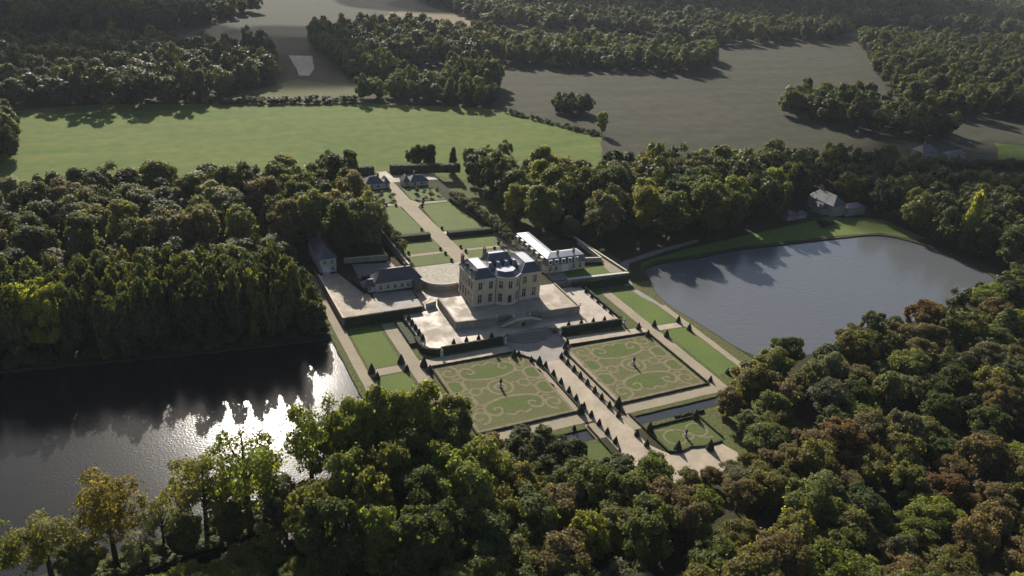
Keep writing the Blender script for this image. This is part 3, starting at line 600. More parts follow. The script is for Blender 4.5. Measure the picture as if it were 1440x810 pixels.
# tall lodge left of the yard
tl = empty('lodge', (-60.5,64,3)); tag(tl, 'tall narrow cream lodge with slate hipped roof beside the dark lakeside trees', 'lodge')
b = MB(); b.box(-64,-57,55,77,2.9,9.6); fixp(b.build('wall','render',tl), tl)
fixp(hiproof(tl,-64,-57,55,77,9.6,-60.6,-60.4,59.4,73,13.2,'slate','slate',.4), tl)
b = MB(); b.box(-63.2,-60.6,51.6,54.99,2.9,5.0); b.add([(-63.5,51.3,5.0),(-60.3,51.3,5.0),(-60.3,55,6.6),(-63.5,55,6.6),(-63.5,55,4.9),(-60.3,55,4.9)], [(0,1,2,3),(0,3,4),(1,5,2)]); fixp(b.build('lean_to','render',tl), tl)
n0 = set(tl.children); windows(tl, [(-62,55,7.0,0),(-59,55,7.0,0),(-58.6,55,4.0,0)]+[(-57,y,6.9,math.pi/2) for y in (59,65,71)]+[(-64,y,6.9,-math.pi/2) for y in (59,65,71)], 1.0, 1.6)
for o in tl.children:
    if o not in n0: fixp(o, tl)
fixp(chimney(tl,-60.4,72,12,15,.8,1.1), tl)

def simple_house(name, label, cat, blocks, wins, chims, rm='tile', wm='render'):
    x,y,z = blocks[0][0],blocks[0][2],blocks[0][4]
    r = empty(name,(x,y,z)); tag(r,label,cat)
    for x0,x1,y0,y1,z0,z1,zr in blocks:
        b = MB(); b.box(x0,x1,y0,y1,z0-.1,z1); fixp(b.build('wall',wm,r), r)
        dx,dy = x1-x0,y1-y0; i = min(dx,dy)/2*.98; hip = .55
        if dx > dy: rx0,rx1,ry0,ry1 = x0+i*hip*1.4,x1-i*hip*1.4,y0+i,y1-i
        else: rx0,rx1,ry0,ry1 = x0+i,x1-i,y0+i*hip*1.4,y1-i*hip*1.4
        fixp(hiproof(r,x0,x1,y0,y1,z1,rx0,rx1,ry0,ry1,zr,rm,rm,.35,ridge=False), r)
    n0 = set(r.children); windows(r, wins, 1.1, 1.7)
    for o in r.children:
        if o not in n0: fixp(o, r)
    for c in chims: fixp(chimney(r,*c), r)
    return r
simple_house('gate_lodge','small gate lodge with pale sunlit roof left of the drive entrance','lodge',[(-17,-6.6,149,157.5,4.5,7.8,10.8),(-6.58,-3.2,150,156,4.5,7.2,10.4)],[(-14,149,5.4,0),(-10,149,5.4,0),(-5,150,5.2,0)],[(-9,153,9.8,12,.7,.9)],'slate')
simple_house('gate_lodge','small dark-roofed gate lodge right of the drive entrance','lodge',[(4.6,8.4,149.6,155.6,4.5,7.2,10.4),(8.42,19,148.6,156,4.5,7.4,10.0)],[(6.5,149.6,5.2,0),(11,148.6,5.3,0),(15,148.6,5.3,0)],[(12,153,9.2,11.6,.7,.9)])
simple_house('lakeside_house','stone house with dark hipped roof and low wing on the far shore of wide lake','house',[(233,243,52,72,0,6.4,11.4),(243.02,258,50,57,0,4.8,6.0),(229,232.98,56,64,0,4,6.4)],[(236,52,2.4,0),(240,52,2.4,0),(247,50,1.6,0),(251,50,1.6,0),(255,50,1.6,0),(233,60,3.6,-math.pi/2),(233,66,3.6,-math.pi/2)],[(238,68,9,13,.8,1.1)],'slate','wall')
simple_house('boathouse','small grey shed among trees on the far lake shore','shed',[(201,208,54,58.5,0,2.8,4.6),(209.5,216,54.6,58.6,0,2.6,4.2)],[(203,54,.8,0)],[],'tile','wall')
simple_house('farmhouse','grey farm buildings among trees beyond the right-hand wood','farm',[(404,420,128,138,0,5.5,10),(428,446,122,129,0,3.6,6.2),(418,428,134,142,0,4,7)],[(408,128,2,0),(412,128,2,0),(416,128,2,0),(433,122,1.2,0),(440,122,1.2,0)],[(410,133,9,11.6,.8,1.1)],'tile','wall')

# ------------------------------------------------------------------ topiary and statues
rng = random.Random(5)
def cone_mesh(seed, h=1.0, r=0.36):
    r_ = random.Random(seed); b = MB()
    b.lathe([(r*.75,0),(r,.06),(r*.96,.2),(r*.74,.42),(r*.5,.64),(r*.26,.84),(r*.05,1.0)], 0, 0, 9, .08, r_); return b.mesh('yew_cone','yew')
CONES = [cone_mesh(i) for i in range(4)]
ORD = ['first','second','third','fourth','fifth','sixth','seventh','eighth','ninth','tenth','eleventh','twelfth','thirteenth','fourteenth','fifteenth','sixteenth','seventeenth','eighteenth','nineteenth','twentieth']
def cone(x, y, z, h, label, w=1.0, group='clipped yew cones'):
    o = bpy.data.objects.new('yew_cone', CONES[rng.randrange(4)]); COL.objects.link(o)
    h *= .9; o.location = (x,y,z); o.scale = (h*w,h*w,h); o.rotation_euler = (0,0,rng.uniform(0,6)); return tag(o, label, 'topiary', group)
for i,y in enumerate((-40,-46,-51.6,-57.4,-62.4,-67.6,-72.6,-77.6,-82.6,-87.6)):
    cone(-4.4-.0*y, y, 0.07, 2.9, f'{ORD[i]} yew cone from the forecourt on the left side of central alley')
for i,y in enumerate((-36.4,-41,-45.8,-50.4,-55.4,-60.4,-65,-70,-75.8,-86.8,-92.4)):
    cone(4.2, y, 0.07, 2.9, f'{ORD[i]} yew cone from the forecourt on the right side of central alley')
for x,y,h,l in ((-6.9,-69.8,4.4,'big dark yew at the lower alley corner of the left parterre'),(7.6,-70.4,4.3,'big dark yew cone at the lower alley corner of the right parterre'),
  (9.4,-86.4,4.2,'big yew cone where the alley meets the canal bank'),(12.4,-97.6,4.2,'big yew cone at the near left corner of small lower parterre'),(22.4,-101,4.4,'nearest big yew cone in the gravel below small lower parterre'),
  (28.6,-85.6,4.0,'tall yew cone at the far right corner of small lower parterre'),(-12.4,-29.8,3.6,'big yew cone at the inner upper corner of the left parterre'),(-10.2,-29.4,2.6,'smaller yew cone just right of the big one at the forecourt edge'),
  (-7.6,-34.6,2.6,'small yew cone on the curved forecourt edge of left parterre'),(-5.6,-37.2,3.8,'big yew cone where the alley leaves the forecourt, left side'),(9,-30.6,3.2,'yew cone at the inner upper corner of the right parterre'),
  (11.6,-27.6,2.6,'yew cone at the left end of bright path above right parterre'),(7.2,-34.2,3.0,'yew cone on the curved forecourt edge of right parterre'),(48.6,-68.4,2.6,'yew cone at the lower right corner of the right parterre'),
  (-64.6,-23.4,4.4,'tall yew cone at the lower left corner of left lawn'),(-63.8,-27.6,3.2,'smaller yew cone just below the corner of left lawn by the lake'),(-53,-20.8,4.4,'tall yew cone at the lower right corner of left lawn'),
  (-52.6,-26,3.0,'smaller yew cone below the path near the lower right of left lawn'),(-46,-25.2,4.4,'tall yew cone on the right edge of the sandy path by the curved hedge'),(-45.2,-29.4,3.4,'yew cone at the upper left corner of the left parterre'),
  (45.2,-26.6,3.4,'yew cone left of the sandy path at end of bright path'),(45.4,-33,3.4,'yew cone at the upper right corner of the right parterre'),(52.8,-26.8,3.4,'yew cone right of the sandy path, lawn corner nearest stables'),
  (52.6,-35.6,3.6,'yew cone at the upper left corner of the lower right lawn'),(64.8,-27,3.4,'yew cone beside the lakeside path, upper right lawn corner'),(65,-34,3.4,'yew cone beside the lakeside path, lower lawn upper corner'),
  (58.2,-66.4,2.8,'yew cone at the lower end of right lawn before the wood'),(67.6,-67.4,3.4,'yew cone at the lower end of lakeside path'),
  (-53.4,9.6,4.0,'tall yew at the shaded upper right corner of left lawn'),(-64,10.2,3.6,'yew at the shaded upper left corner of left lawn'),
  (-13.4,-77,2.2,'small yew beside the left canal and alley'),(-6.6,-93,2.6,'small yew on left of alley near the wood'),(3.2,-99.5,2.4,'small yew on right of alley near the wood')):
    cone(x,y,0.05,h,l)
for s,xs in (('left',(-31.1,-26,-21,-15.6)),('right',(17.4,23,28.4,33.5))):
    for i,x in enumerate(xs): cone(x, -16.6 if s == 'left' else -18.0-.06*(x-17), 1.8, 2.6, f'{ORD[i]} yew cone from the left behind the {s} terrace hedge')
for i,y in enumerate((6,2,-2,-6,-10)): cone(-41,y,1.8,3.0,f'{ORD[i]} yew from the back along the left edge of gravel terrace')
for i,y in enumerate((6,1,-4,-9,-14)): cone(39.4,y,1.8,2.4,f'{ORD[i]} yew from the back along the right edge of gravel terrace')
BALL = MB(); BALL.lathe([(.2,0),(.55,.2),(.68,.55),(.6,.9),(.3,1.15)],0,0,9,.07,random.Random(3)); BALL = BALL.mesh('box_ball','yew')
for x,y,l in ((-9,121,'nearest drive on left lawn top edge'),(-13.6,123,'on the left cross path, far lawn'),(4,117,'beside drive, right lawn top corner'),(6,121.4,'on the right cross path, far lawn'),(-7.4,85.6,'left of drive, long lawn lower corner'),(2.8,84.6,'right of drive, long lawn lower corner'),
    (-22.6,60.6,'left end of short cross path'),(-7,61,'left of drive above short cross path'),(-6.6,55.6,'left of drive below short cross path'),(3,60.6,'right of drive above short cross path'),(3.4,55.4,'right of drive below short cross path'),(22,59.6,'right end of short cross path, upper'),(22.4,55,'right end of short cross path, lower'),
    (-6.8,47.6,'left of drive by paved court'),(17.6,54.4,'on the right lawn near chateau roof'),(-14,126.4,'left of entrance lawn'),(8,126,'right of entrance lawn')):
    o = bpy.data.objects.new('box_ball', BALL); COL.objects.link(o); o.location = (x,y,4.53); o.scale = (1.1,1.1,1.2); tag(o, 'small round clipped box bush '+l, 'topiary', 'clipped box balls along the drive')
def statue(name, x, y, z, label, dark=False, h=1.0):
    r = empty(name,(x,y,z)); tag(r,label,'statue')
    b = MB(); b.box(-.55,.55,-.55,.55,0,.25); b.box(-.42,.42,-.42,.42,.252,1.25); b.box(-.52,.52,-.52,.52,1.252,1.45); b.build('pedestal','marble',r)
    b = MB(); b.lathe([(.34,1.452),(.40,1.6),(.30,2.0),(.36,2.4),(.42,2.75),(.30,2.95),(.12,3.05),(.20,3.2),(.19,3.4),(.06,3.55)],0,0,10,.06,random.Random(9))
    b.tube([(.36,0,2.7),(.5,-.1,2.3),(.3,-.3,2.1)],[.12,.1,.08],6); b.tube([(-.36,0,2.7),(-.5,-.05,2.3),(-.42,-.2,1.9)],[.12,.1,.08],6)
    b.build('figure','bronze' if dark else 'marble',r); r.scale = (h,h,h)
for x,y,l in ((-37.6,-21.2,'pale statue on pedestal at the left end of left terrace hedge'),(-11.4,-20.4,'pale statue on pedestal left of the garden steps'),(12,-20.8,'pale statue on pedestal right of the garden steps'),(41,-22.4,'pale statue on pedestal at the right end of right terrace hedge')): statue('garden_statue',x,y,0.05,l)
statue('garden_statue',-25.6,-46.6,.06,'dark statue standing in the ring at centre of left parterre',True,1.05)
statue('garden_statue',27.6,-49.6,.06,'dark statue standing in the ring at centre of right parterre',True,1.05)
statue('garden_statue',19,-93,.06,'slender dark statue on the small lower parterre by canal',True,.9)
URN = MB(); URN.box(-.35,.35,-.35,.35,0,.4); URN.lathe([(.15,.402),(.12,.6),(.38,.95),(.42,1.25),(.3,1.3)],0,0,10); URN = URN.mesh('stone_urn','marble')
for x,y,z,l in ((-3.4,-10.6,4.6,'stone urn at the left head of the double stair'),(3.4,-10.6,4.6,'stone urn at the right head of the double stair'),(-9.9,-8.3,5.1,'stone urn on the parapet end left of double stair'),(10.4,-9,5.1,'stone urn on the parapet end right of double stair'),(27,-9.7,5.1,'stone urn on the right corner of terrace parapet')):
    o = bpy.data.objects.new('stone_urn',URN); COL.objects.link(o); o.location = (x,y,z); tag(o,l,'urn')

# ------------------------------------------------------------------ trees
def cards_mesh(name, P, Nn, size, seed, mats, trunk=None):
    """many small irregular leaf faces at points P, facing about Nn"""
    r = np.random.default_rng(seed); n = len(P)
    Nn = Nn/np.linalg.norm(Nn,axis=1,keepdims=True)
    a = np.cross(Nn, r.normal(size=(n,3))); a /= np.linalg.norm(a,axis=1,keepdims=True)
    b = np.cross(Nn, a)
    s = (size*r.uniform(.55,1.35,(n,1)))
    q = np.empty((n,4,3)); ang = np.array([0,.5,1,1.5])*math.pi
    for k in range(4):
        rr = s*r.uniform(.55,1.0,(n,1)); th = ang[k]+r.uniform(-.45,.45,(n,1))
        q[:,k] = P+a*rr*np.cos(th)+b*rr*np.sin(th)+Nn*s*r.uniform(-.25,.25,(n,1))
    V = q.reshape(-1,3); nv = n*4
    me = bpy.data.meshes.new(name)
    me.vertices.add(nv); me.vertices.foreach_set('co', V.astype(np.float32).ravel())
    me.loops.add(nv); me.loops.foreach_set('vertex_index', np.arange(nv,dtype=np.int32))
    me.polygons.add(n); me.polygons.foreach_set('loop_start', np.arange(0,nv,4,dtype=np.int32))
    for m in mats: me.materials.append(MT[m])
    me.update(calc_edges=True); me.validate(); return me
def crown(name, seed, R, z0, z1, ncards, size, mat_, nlobes=46, lobe=(.20,.36), shape='round', gap=0.0, core=0.10):
    r = np.random.default_rng(seed); C_ = []; Rl = []
    cz, hz = (z0+z1)/2, (z1-z0)/2
    while len(C_) < nlobes:
        d = r.normal(size=3); d /= np.linalg.norm(d)
        f = r.uniform(.55,.84) if r.random() > .2 else r.uniform(.1,.5)
        x,y,z = d*f
        if shape == 'round': w = 1.0 if z > -.2 else 0.9
        elif shape == 'dome': w = 1.0 if z < .1 else 1.0; z = z*.9-.1 if z < 0 else z
        elif shape == 'column': w = 1.0; z = r.uniform(-.92,.86); m = math.hypot(x,y) or 1; g_ = r.uniform(.3,.82); x,y = x/m*g_,y/m*g_
        elif shape == 'poplar': z = r.uniform(-.95,.95); m = math.hypot(x,y) or 1; g_ = r.uniform(.2,.7)*min(1,(1.0-z)*.9+.08)*min(1,(z+1.3)*1.6); x,y = x/m*g_,y/m*g_; w = 1
        lump = 1+.16*math.sin(3*math.atan2(y,x)+seed)+.1*math.sin(5*math.atan2(y,x)+2*seed)
        C_.append((x*R*w*lump, y*R*w*lump, cz+z*hz)); Rl.append(R*r.uniform(*lobe)*(1 if shape != 'poplar' else 1.1))
    C_ = np.array(C_); Rl = np.array(Rl)
    wgt = Rl**2*np.where(r.random(nlobes) < gap, .15, 1.0); wgt /= wgt.sum()
    m = int(ncards*1.7); k = r.choice(nlobes, m, p=wgt)
    d = r.normal(size=(m,3)); d /= np.linalg.norm(d,axis=1,keepdims=True)
    out = C_[k]-np.array([0,0,cz-hz*.25]); out /= np.linalg.norm(out,axis=1,keepdims=True)+1e-6
    keep = (d*out).sum(1) > r.uniform(-.7,.3,m)
    k,d,out = k[keep][:ncards],d[keep][:ncards],out[keep][:ncards]; n = len(k)
    rr = Rl[k][:,None]*(1-np.abs(r.normal(0,.24,(n,1))))
    stray = r.random((n,1)) < .22; rr = np.where(stray, rr*r.uniform(1.0,1.5,(n,1)), rr)
    P = C_[k]+d*rr*np.array([1,1,.82])
    Nn = d*.55+out*.2+np.array([0,0,.5])+r.normal(size=(n,3))*.36
    nc = int(n*core*.35)                                   # larger faces deep inside, so that the middle is closed
    if nc:
        e = r.normal(size=(nc,3)); e /= np.linalg.norm(e,axis=1,keepdims=True)
        e *= r.uniform(.2,.62,(nc,1)); Pc = e*np.array([R,R,hz])+np.array([0,0,cz]); P = np.concatenate([P,Pc]); Nn = np.concatenate([Nn, e+r.normal(size=(nc,3))*.2])
    P[:,2] = np.maximum(P[:,2], z0*.6)
    return cards_mesh(name, P, Nn, size, seed+1, [mat_])
def trunk_mesh(seed, h, r0, spread, ztop, forks=5, lean=.4, low=.42):
    r = random.Random(seed); b = MB()
    lx,ly = r.uniform(-lean,lean), r.uniform(-lean,lean)
    b.tube([(0,0,-.4),(0,0,.5),(lx*.3,ly*.3,h*.25),(lx,ly,h*.55),(lx*1.4,ly*1.4,ztop)], [r0*1.35,r0,r0*.8,r0*.55,r0*.12], 7)
    for k in range(forks):
        a = 2*math.pi*k/forks+r.uniform(-.5,.5); z = h*r.uniform(low,.62); e = spread*r.uniform(.5,.85); t = z+h*r.uniform(.14,.3)
        b.tube([(lx*.8,ly*.8,z),(math.cos(a)*e*.5+lx,math.sin(a)*e*.5+ly,z+(t-z)*.5),(math.cos(a)*e+lx,math.sin(a)*e+ly,t)], [r0*.42,r0*.28,r0*.08], 5)
    return b.mesh('trunk','bark')
# prototypes: nominal height 16, crown radius 6
PRO = {}
def proto(style, n, fn): PRO[style] = [fn(i) for i in range(n)]
proto('near', 7, lambda i: (crown('crown',10+i,6,3.0,16,17000,.33,'leaf',nlobes=60+6*i,lobe=(.13,.30)), trunk_mesh(i,16,.42,5,13)))
proto('scrub', 4, lambda i: (crown('crown',30+i,6,1.0,15.5,9000,.46,'leaf',nlobes=26+3*i,lobe=(.24,.42)), trunk_mesh(20+i,16,.4,5,12)))
proto('plane', 4, lambda i: (crown('crown',50+i,6,4.6,16,15000,.33,'leaf',nlobes=80,lobe=(.16,.30),shape='column'), trunk_mesh(40+i,16,.30,4,13,4)))
proto('open', 4, lambda i: (crown('crown',70+i,6,4.4,16,6000,.25,'leaf',nlobes=64,lobe=(.12,.28),gap=.25,core=.04), trunk_mesh(60+i,16,.5,5.2,14.5,8,.7,.34)))
proto('mid', 6, lambda i: (crown('crown',90+i,6,2.2,16,13000,.36,'leaf',nlobes=46+5*i,lobe=(.15,.32)), trunk_mesh(80+i,16,.42,5,13)))
proto('poplar', 2, lambda i: (crown('crown',110+i,6,1.0,16,7000,.60,'leaf',nlobes=60,lobe=(.28,.42),shape='poplar'), trunk_mesh(100+i,16,.5,1.5,14.5,3)))
TONES = {'dark green': (0.052, 0.064, 0.025), 'deep green': (0.068, 0.085, 0.03), 'mid green': (0.102, 0.116, 0.037), 'olive green': (0.134, 0.129, 0.042), 'grey-green': (0.118, 0.118, 0.069), 'yellow-green': (0.138, 0.151, 0.032), 'light green': (0.147, 0.159, 0.046), 'golden': (0.175, 0.136, 0.03), 'rusty brown': (0.128, 0.083, 0.038), 'brownish green': (0.136, 0.11, 0.052), 'bright yellow-green': (0.182, 0.187, 0.038), 'pale green': (0.131, 0.136, 0.066)}
trng = random.Random(77)
def tree(x, y, z, h, r, style, tone, label, group, name='broadleaf_tree', cat='tree'):
    root = empty(name, (x,y,z), trng.uniform(0,6.28)); sx = r/6; sz = h/16
    root.scale = (sx*trng.uniform(.92,1.08), sx*trng.uniform(.92,1.08), sz)
    tag(root, label, cat, group)
    cm,tm = PRO[style][trng.randrange(len(PRO[style]))]
    part('trunk', tm, root)
    o = part('crown', cm, root); c = TONES[tone]; j = trng.uniform(.85,1.18); o.color = (c[0]*j*trng.uniform(.94,1.06), c[1]*j, c[2]*j, 1)
    return root
def poisson(poly, d, seed, holes=True, tries=9000):
    r = random.Random(seed); xs = [p[0] for p in poly]; ys = [p[1] for p in poly]; out = []; cell = {}
    for _ in range(tries):
        x,y = r.uniform(min(xs),max(xs)), r.uniform(min(ys),max(ys))
        if not inside(x,y,poly): continue
        if holes and any(inside(x,y,h) for h in HOLES): continue
        i,j = int(x//d),int(y//d); ok = True
        for a in (-1,0,1):
            for b_ in (-1,0,1):
                for q in cell.get((i+a,j+b_),()):
                    if (q[0]-x)**2+(q[1]-y)**2 < d*d: ok = False
        if ok: cell.setdefault((i,j),[]).append((x,y)); out.append((x,y))
    return out
def seen(x, y, h, z=0, mx=120, my=90):
    a = project(x,y,z+h); b_ = project(x,y,z)
    return -mx < a[0] < 1440+mx and b_[1] > -my and a[1] < 810+my*.4
# zone: polygon, spacing, height range, radius range, style, tones
ZONES = [
 ('foreground wood below gardens', [(-58,-104),(-22,-113),(-8,-110),(12,-114),(18,-125),(34,-190),(-30,-190),(-100,-160),(-82,-126)], 9.6, (15,23), (5.4,8.2), 'near', ['olive green','mid green','deep green','olive green','light green','grey-green','brownish green','yellow-green']),
 ('grove beside bright lake', [(-104,-99),(-90,-97),(-62,-88),(-56,-100),(-76,-125),(-104,-118)], 8.8, (24,31), (5.8,7.6), 'near', ['mid green','deep green','light green','olive green']),
 ('scrub below left parterre', [(-58,-79),(-44,-78.5),(-27,-79),(-25,-88),(-12,-91),(-10,-104),(-22,-112),(-56,-104)], 5.4, (7,11), (3.2,4.6), 'scrub', ['grey-green','brownish green','olive green','rusty brown','grey-green','deep green']),
 ('wood right of gardens', [(34,-85),(52,-85),(64,-72),(76,-69),(90,-71),(110,-72),(150,-68),(200,-60),(256,-51),(262,-40),(335,-60),(240,-132),(120,-190),(34,-190),(24,-112),(33,-102)], 9.8, (12,19), (5.2,8.0), 'near', ['olive green','brownish green','mid green','olive green','grey-green','brownish green','light green','yellow-green','brownish green','deep green','rusty brown','grey-green','olive green']),
 ('tall lakeside stand by lodge', [(-84,8),(-83,34),(-120,42),(-190,46),(-290,60),(-290,32),(-180,19.5),(-121,11.5)], 5.9, (28.8,30.4), (4.9,5.7), 'plane', ['bright yellow-green','bright yellow-green','yellow-green','golden','bright yellow-green']),
 ('trees beside the lodge path', [(-76,8),(-74,30),(-73,44),(-82,40),(-83,10)], 5, (11,19), (3.2,4.6), 'mid', ['light green','olive green','grey-green']),
 ('bushes below the ditch', [(-178,-104),(-148,-101),(-110,-99),(-105,-122),(-178,-136)], 6.2, (7,14), (3.4,5.4), 'near', ['light green','yellow-green','olive green','mid green']),
 ('wood left of the drive', [(-32.5,68),(-31,146),(-26,156),(-60,160),(-92,166),(-190,164),(-330,200),(-330,78),(-190,62),(-120,56),(-76,52),(-70,80),(-55,82),(-52,68)], 12.5, (20,28), (7.2,9.8), 'mid', ['dark green','deep green','mid green','grey-green','brownish green','olive green','deep green']),
 ('wood between stables and lake', [(47,72),(62,68),(70,60),(86,49),(112,43),(150,47),(198,60),(230,84),(262,100),(240,120),(182,113),(141,127),(100,139),(80,136),(76,152),(44,152),(43,118)], 13.5, (24,32), (8.0,11.0), 'mid', ['mid green','deep green','light green','olive green','dark green','yellow-green','grey-green']),
 ('dark wood beyond wide lake', [(262,46),(262,6),(262,-38),(335,-58),(420,-30),(470,10),(400,34),(350,52),(330,96),(290,118),(262,126),(228,104),(226,84),(262,84)], 13, (19,26), (7.2,10.0), 'mid', ['dark green','deep green','dark green','mid green','grey-green']),
]
CANOPY = [(380,560),(480,552),(560,528),(640,540),(668,592),(700,602),(760,590),(800,592),(826,622),(850,646),(900,632),(960,642),(1000,664),(1020,700),(1060,760)]
def fit_height(x, y, h, r, zn):
    """keeps the garden in view: a tree whose crown would stand over the parterres is lower, or is not planted"""
    if zn.startswith('wood right of gardens'):
        p = project(x,y,h*.6); return None if p[0]-1100*r*.8/p[2] < 1004 and p[1] < 655 else h
    if not zn.startswith(('foreground','scrub')): return h
    while h > 6:
        p = project(x,y,h); w = 1100*r*.6/p[2]; ok = True
        for q in (p[0]-w, p[0], p[0]+w):
            for (x0,y0),(x1,y1) in zip(CANOPY,CANOPY[1:]):
                if x0 <= q < x1 and p[1] < y0+(y1-y0)*(q-x0)/(x1-x0): ok = False
        if ok: return h
        h -= 1
    return None
CAND = []
for zi,(zn,poly,d,hr,rr,style,tones) in enumerate(ZONES):
    for x,y in poisson(poly, d, 200+zi):
        h = trng.uniform(*hr); r = trng.uniform(*rr)
        if zn.startswith('wood left') and y < 84 and x < -66: h *= .68
        if zn.startswith('wood between') and y > 128: h *= .72
        t = tones[trng.randrange(len(tones))]
        h = fit_height(x,y,h,r,zn)
        if h and seen(x,y,h): CAND.append([x,y,h,r,style,t,zi,r/project(x,y,h*.7)[2]])
# trees placed one by one
SINGLE = [
 (-146.3,-87,28,9.4,'open','golden','golden-topped tree on a dark ivy-clad trunk on the dyke by bright lake'),
 (-135.6,-85.5,18,4.8,'open','pale green','thin pale sapling on the dyke against the glittering water'),
 (-125.5,-85,28,8.6,'open','olive green','upright olive tree with dark trunk on the dyke, right of thin pale sapling'),
 (-114.9,-84,32,11,'open','yellow-green','tall open yellow-green tree on the dyke where the lake shows through'),
 (-160,-86,19,8.6,'open','olive green','low loose tree at the lower left on the bright lake bank'),
 (-171,-87,22,8.0,'open','light green','loose green tree cut by the left edge of the view'),
 (-153,-89,13,5.4,'near','olive green','bushy olive tree left of the golden one on the dyke'),
 (-140.5,-89,11,4.8,'open','grey-green','small grey-green tree right at the foot of the golden one'),
 (-130.5,-88,12,4.8,'near','mid green','green bushy tree between pale sapling and upright olive tree'),
 (-119.5,-88,13,5.2,'near','olive green','olive bushy tree under the tall open yellow-green one'),
 (-107,-90,19,6.4,'near','grey-green','grey-green bushy tree at the right end of the dyke'),
 (-98,-81,35,9.4,'open','light green','tall light tree with spreading limbs where dyke meets the grove'),
 (-88,-83,34,8.4,'near','yellow-green','tall yellow-green tree topmost in the grove beside bright lake'),
 (-78,-81,34,8.6,'near','light green','light green tall tree in the grove, overhanging the lake corner'),
 (-69,-82,34,8.4,'near','yellow-green','rounded yellow-green tree at the foot of the lakeside gravel path'),
 (-60,-84,29,7.4,'near','mid green','green tree covering the lower left corner of left parterre'),
 (-65,-95,23,7.2,'near','yellow-green','bright yellow-green lobed tree in front of the tall grove'),
 (-17,183,18,6.2,'mid','deep green','dark rounded tree behind the left entrance hedge'),
 (-30,180,19,6.6,'mid','mid green','green rounded tree left of the dark one by left entrance hedge'),
 (190,239,18,5.2,'mid','light green','lone pale tree on the hedge line between meadow and bare field'),
 (31.5,184,19,5.6,'mid','dark green','dark tree of a close pair behind the entrance hedge, right one'),
 (24,187,18,5.4,'mid','deep green','dark tree of a close pair behind the entrance hedge, left one'),
 (56,178,17,4.8,'mid','grey-green','grey rounded tree right of the pointed conifer'),
 (70,182,16,5.0,'mid','light green','light rounded tree second right of the pointed conifer'),
 (84,186,17,5.2,'mid','grey-green','grey rounded tree third right of the pointed conifer'),
 (62,60,15,5.0,'mid','grey-green','pale drooping tree just behind the stable block'),
 (67,54,15,4.2,'mid','dark green','dark upright tree beside the pale drooping one behind stables'),
 (39,-89,12.5,4.8,'scrub','brownish green','square-sided brown-green clump at the end of the right canal'),
 (46,-87,12.5,4.8,'scrub','olive green','olive clump behind the square-sided one at canal end'),
 (36,-101,12,3.6,'scrub','grey-green','narrow grey clump beside the gravel below small lower parterre'),
 (42,-105,12.5,4.4,'scrub','olive green','rounded olive clump next to the narrow grey one'),
 (4,-113.5,7,3.6,'scrub','olive green','small olive shrub at the lower left end of the central alley'),
 (11.5,-115,6.5,3.6,'scrub','brownish green','small brownish shrub below the middle of the end gravel'),
 (19.5,-115.5,6.5,3.8,'scrub','grey-green','small grey-green shrub on the lower edge of end gravel'),
 (27,-113,7,3.6,'scrub','olive green','small olive shrub at the right corner of end gravel'),
 (19,-129,13,5.6,'near','olive green','olive tree filling the gap between both foreground woods'),
 (11,-127,12,5.2,'near','brownish green','brownish tree left of the gap-filling olive one below alley end'),
 (35,-121,13,5.4,'near','brownish green','brownish tree at the left foot of the right wood, below the gravel'),
 (-50,69,32,8.2,'mid','deep green','dark tree right behind the lodge, shading the service yard'),
 (-38.5,71,33,7.6,'mid','grey-green','grey-green tree behind the wall at the back of service yard'),
 (-60,84,31,8.2,'mid','mid green','tree rising just behind the ridge of the lodge'),
 (24,-120,9,4.6,'scrub','olive green','low olive tree just beyond the end of gravel below small parterre'),
 (31,-116,9,4.2,'scrub','brownish green','low brownish tree at the right end of gravel below small parterre'),
 (17,-121,9,4.6,'scrub','grey-green','low grey-green tree at the end of the central alley'),
 (27,-127,11,5.2,'near','mid green','rounded green tree behind the low ones at the alley end'),
 (-52,-79,9.5,4.0,'scrub','rusty brown','rusty low tree between the grove and left parterre'),
 (-44,-80,9,3.8,'scrub','rusty brown','rusty brown low tree in front of the left parterre edge'),
]
for x,y,h,r,st,t,l in SINGLE: tree(x,y,0,h,r,st,t,l,None)
def before_farm(x, y):
    for fx,fy in ((410,131),(420,128),(437,124)):
        t = ((fx-x)*.816+(fy-y)*.577); u_ = abs((fx-x)*-.577+(fy-y)*.816)
        if -10 < t < 52 and u_ < 13: return True
    return False
CAND = [c for c in CAND if not before_farm(c[0],c[1])]
CAND = [c for c in CAND if all((c[0]-s[0])**2+(c[1]-s[1])**2 > 20 for s in SINGLE)]
CAND.sort(key=lambda c: -c[7])
NT = 296-len(SINGLE)
KEEP, REST = CAND[:NT], CAND[NT:]
# labels: tone, size, and the place of the tree in its wood (rows from the front, counted from the left)
BANDS = ['front row','second row','third row','fourth row','fifth row','sixth row','seventh row','eighth row','ninth row','tenth row']
for zi in range(len(ZONES)):
    L = [c for c in KEEP if c[6] == zi]
    if not L: continue
    hm = sorted(c[2] for c in L)[len(L)//2]
    L.sort(key=lambda c: -project(c[0],c[1],c[2]*.6)[1])
    nb = max(1, min(len(BANDS), round(math.sqrt(len(L)/1.6)))); size = math.ceil(len(L)/nb)
    for k,c in enumerate(L): c.append(k//size)
    for bd in range(nb):
        for t in TONES:
            Q = sorted([c for c in L if c[8] == bd and c[5] == t], key=lambda c: project(c[0],c[1],c[2]*.6)[0])
            for i,c in enumerate(Q):
                art = 'tall' if c[2] > hm else 'low'
                nth = 'only one' if len(Q) == 1 else ORD[i]+' from left'
                tree(c[0],c[1],0,c[2],c[3],c[4],t,f'{art} {t} tree, {nth} in {BANDS[bd]}, {ZONES[zi][0]}', 'trees of the '+ZONES[zi][0])
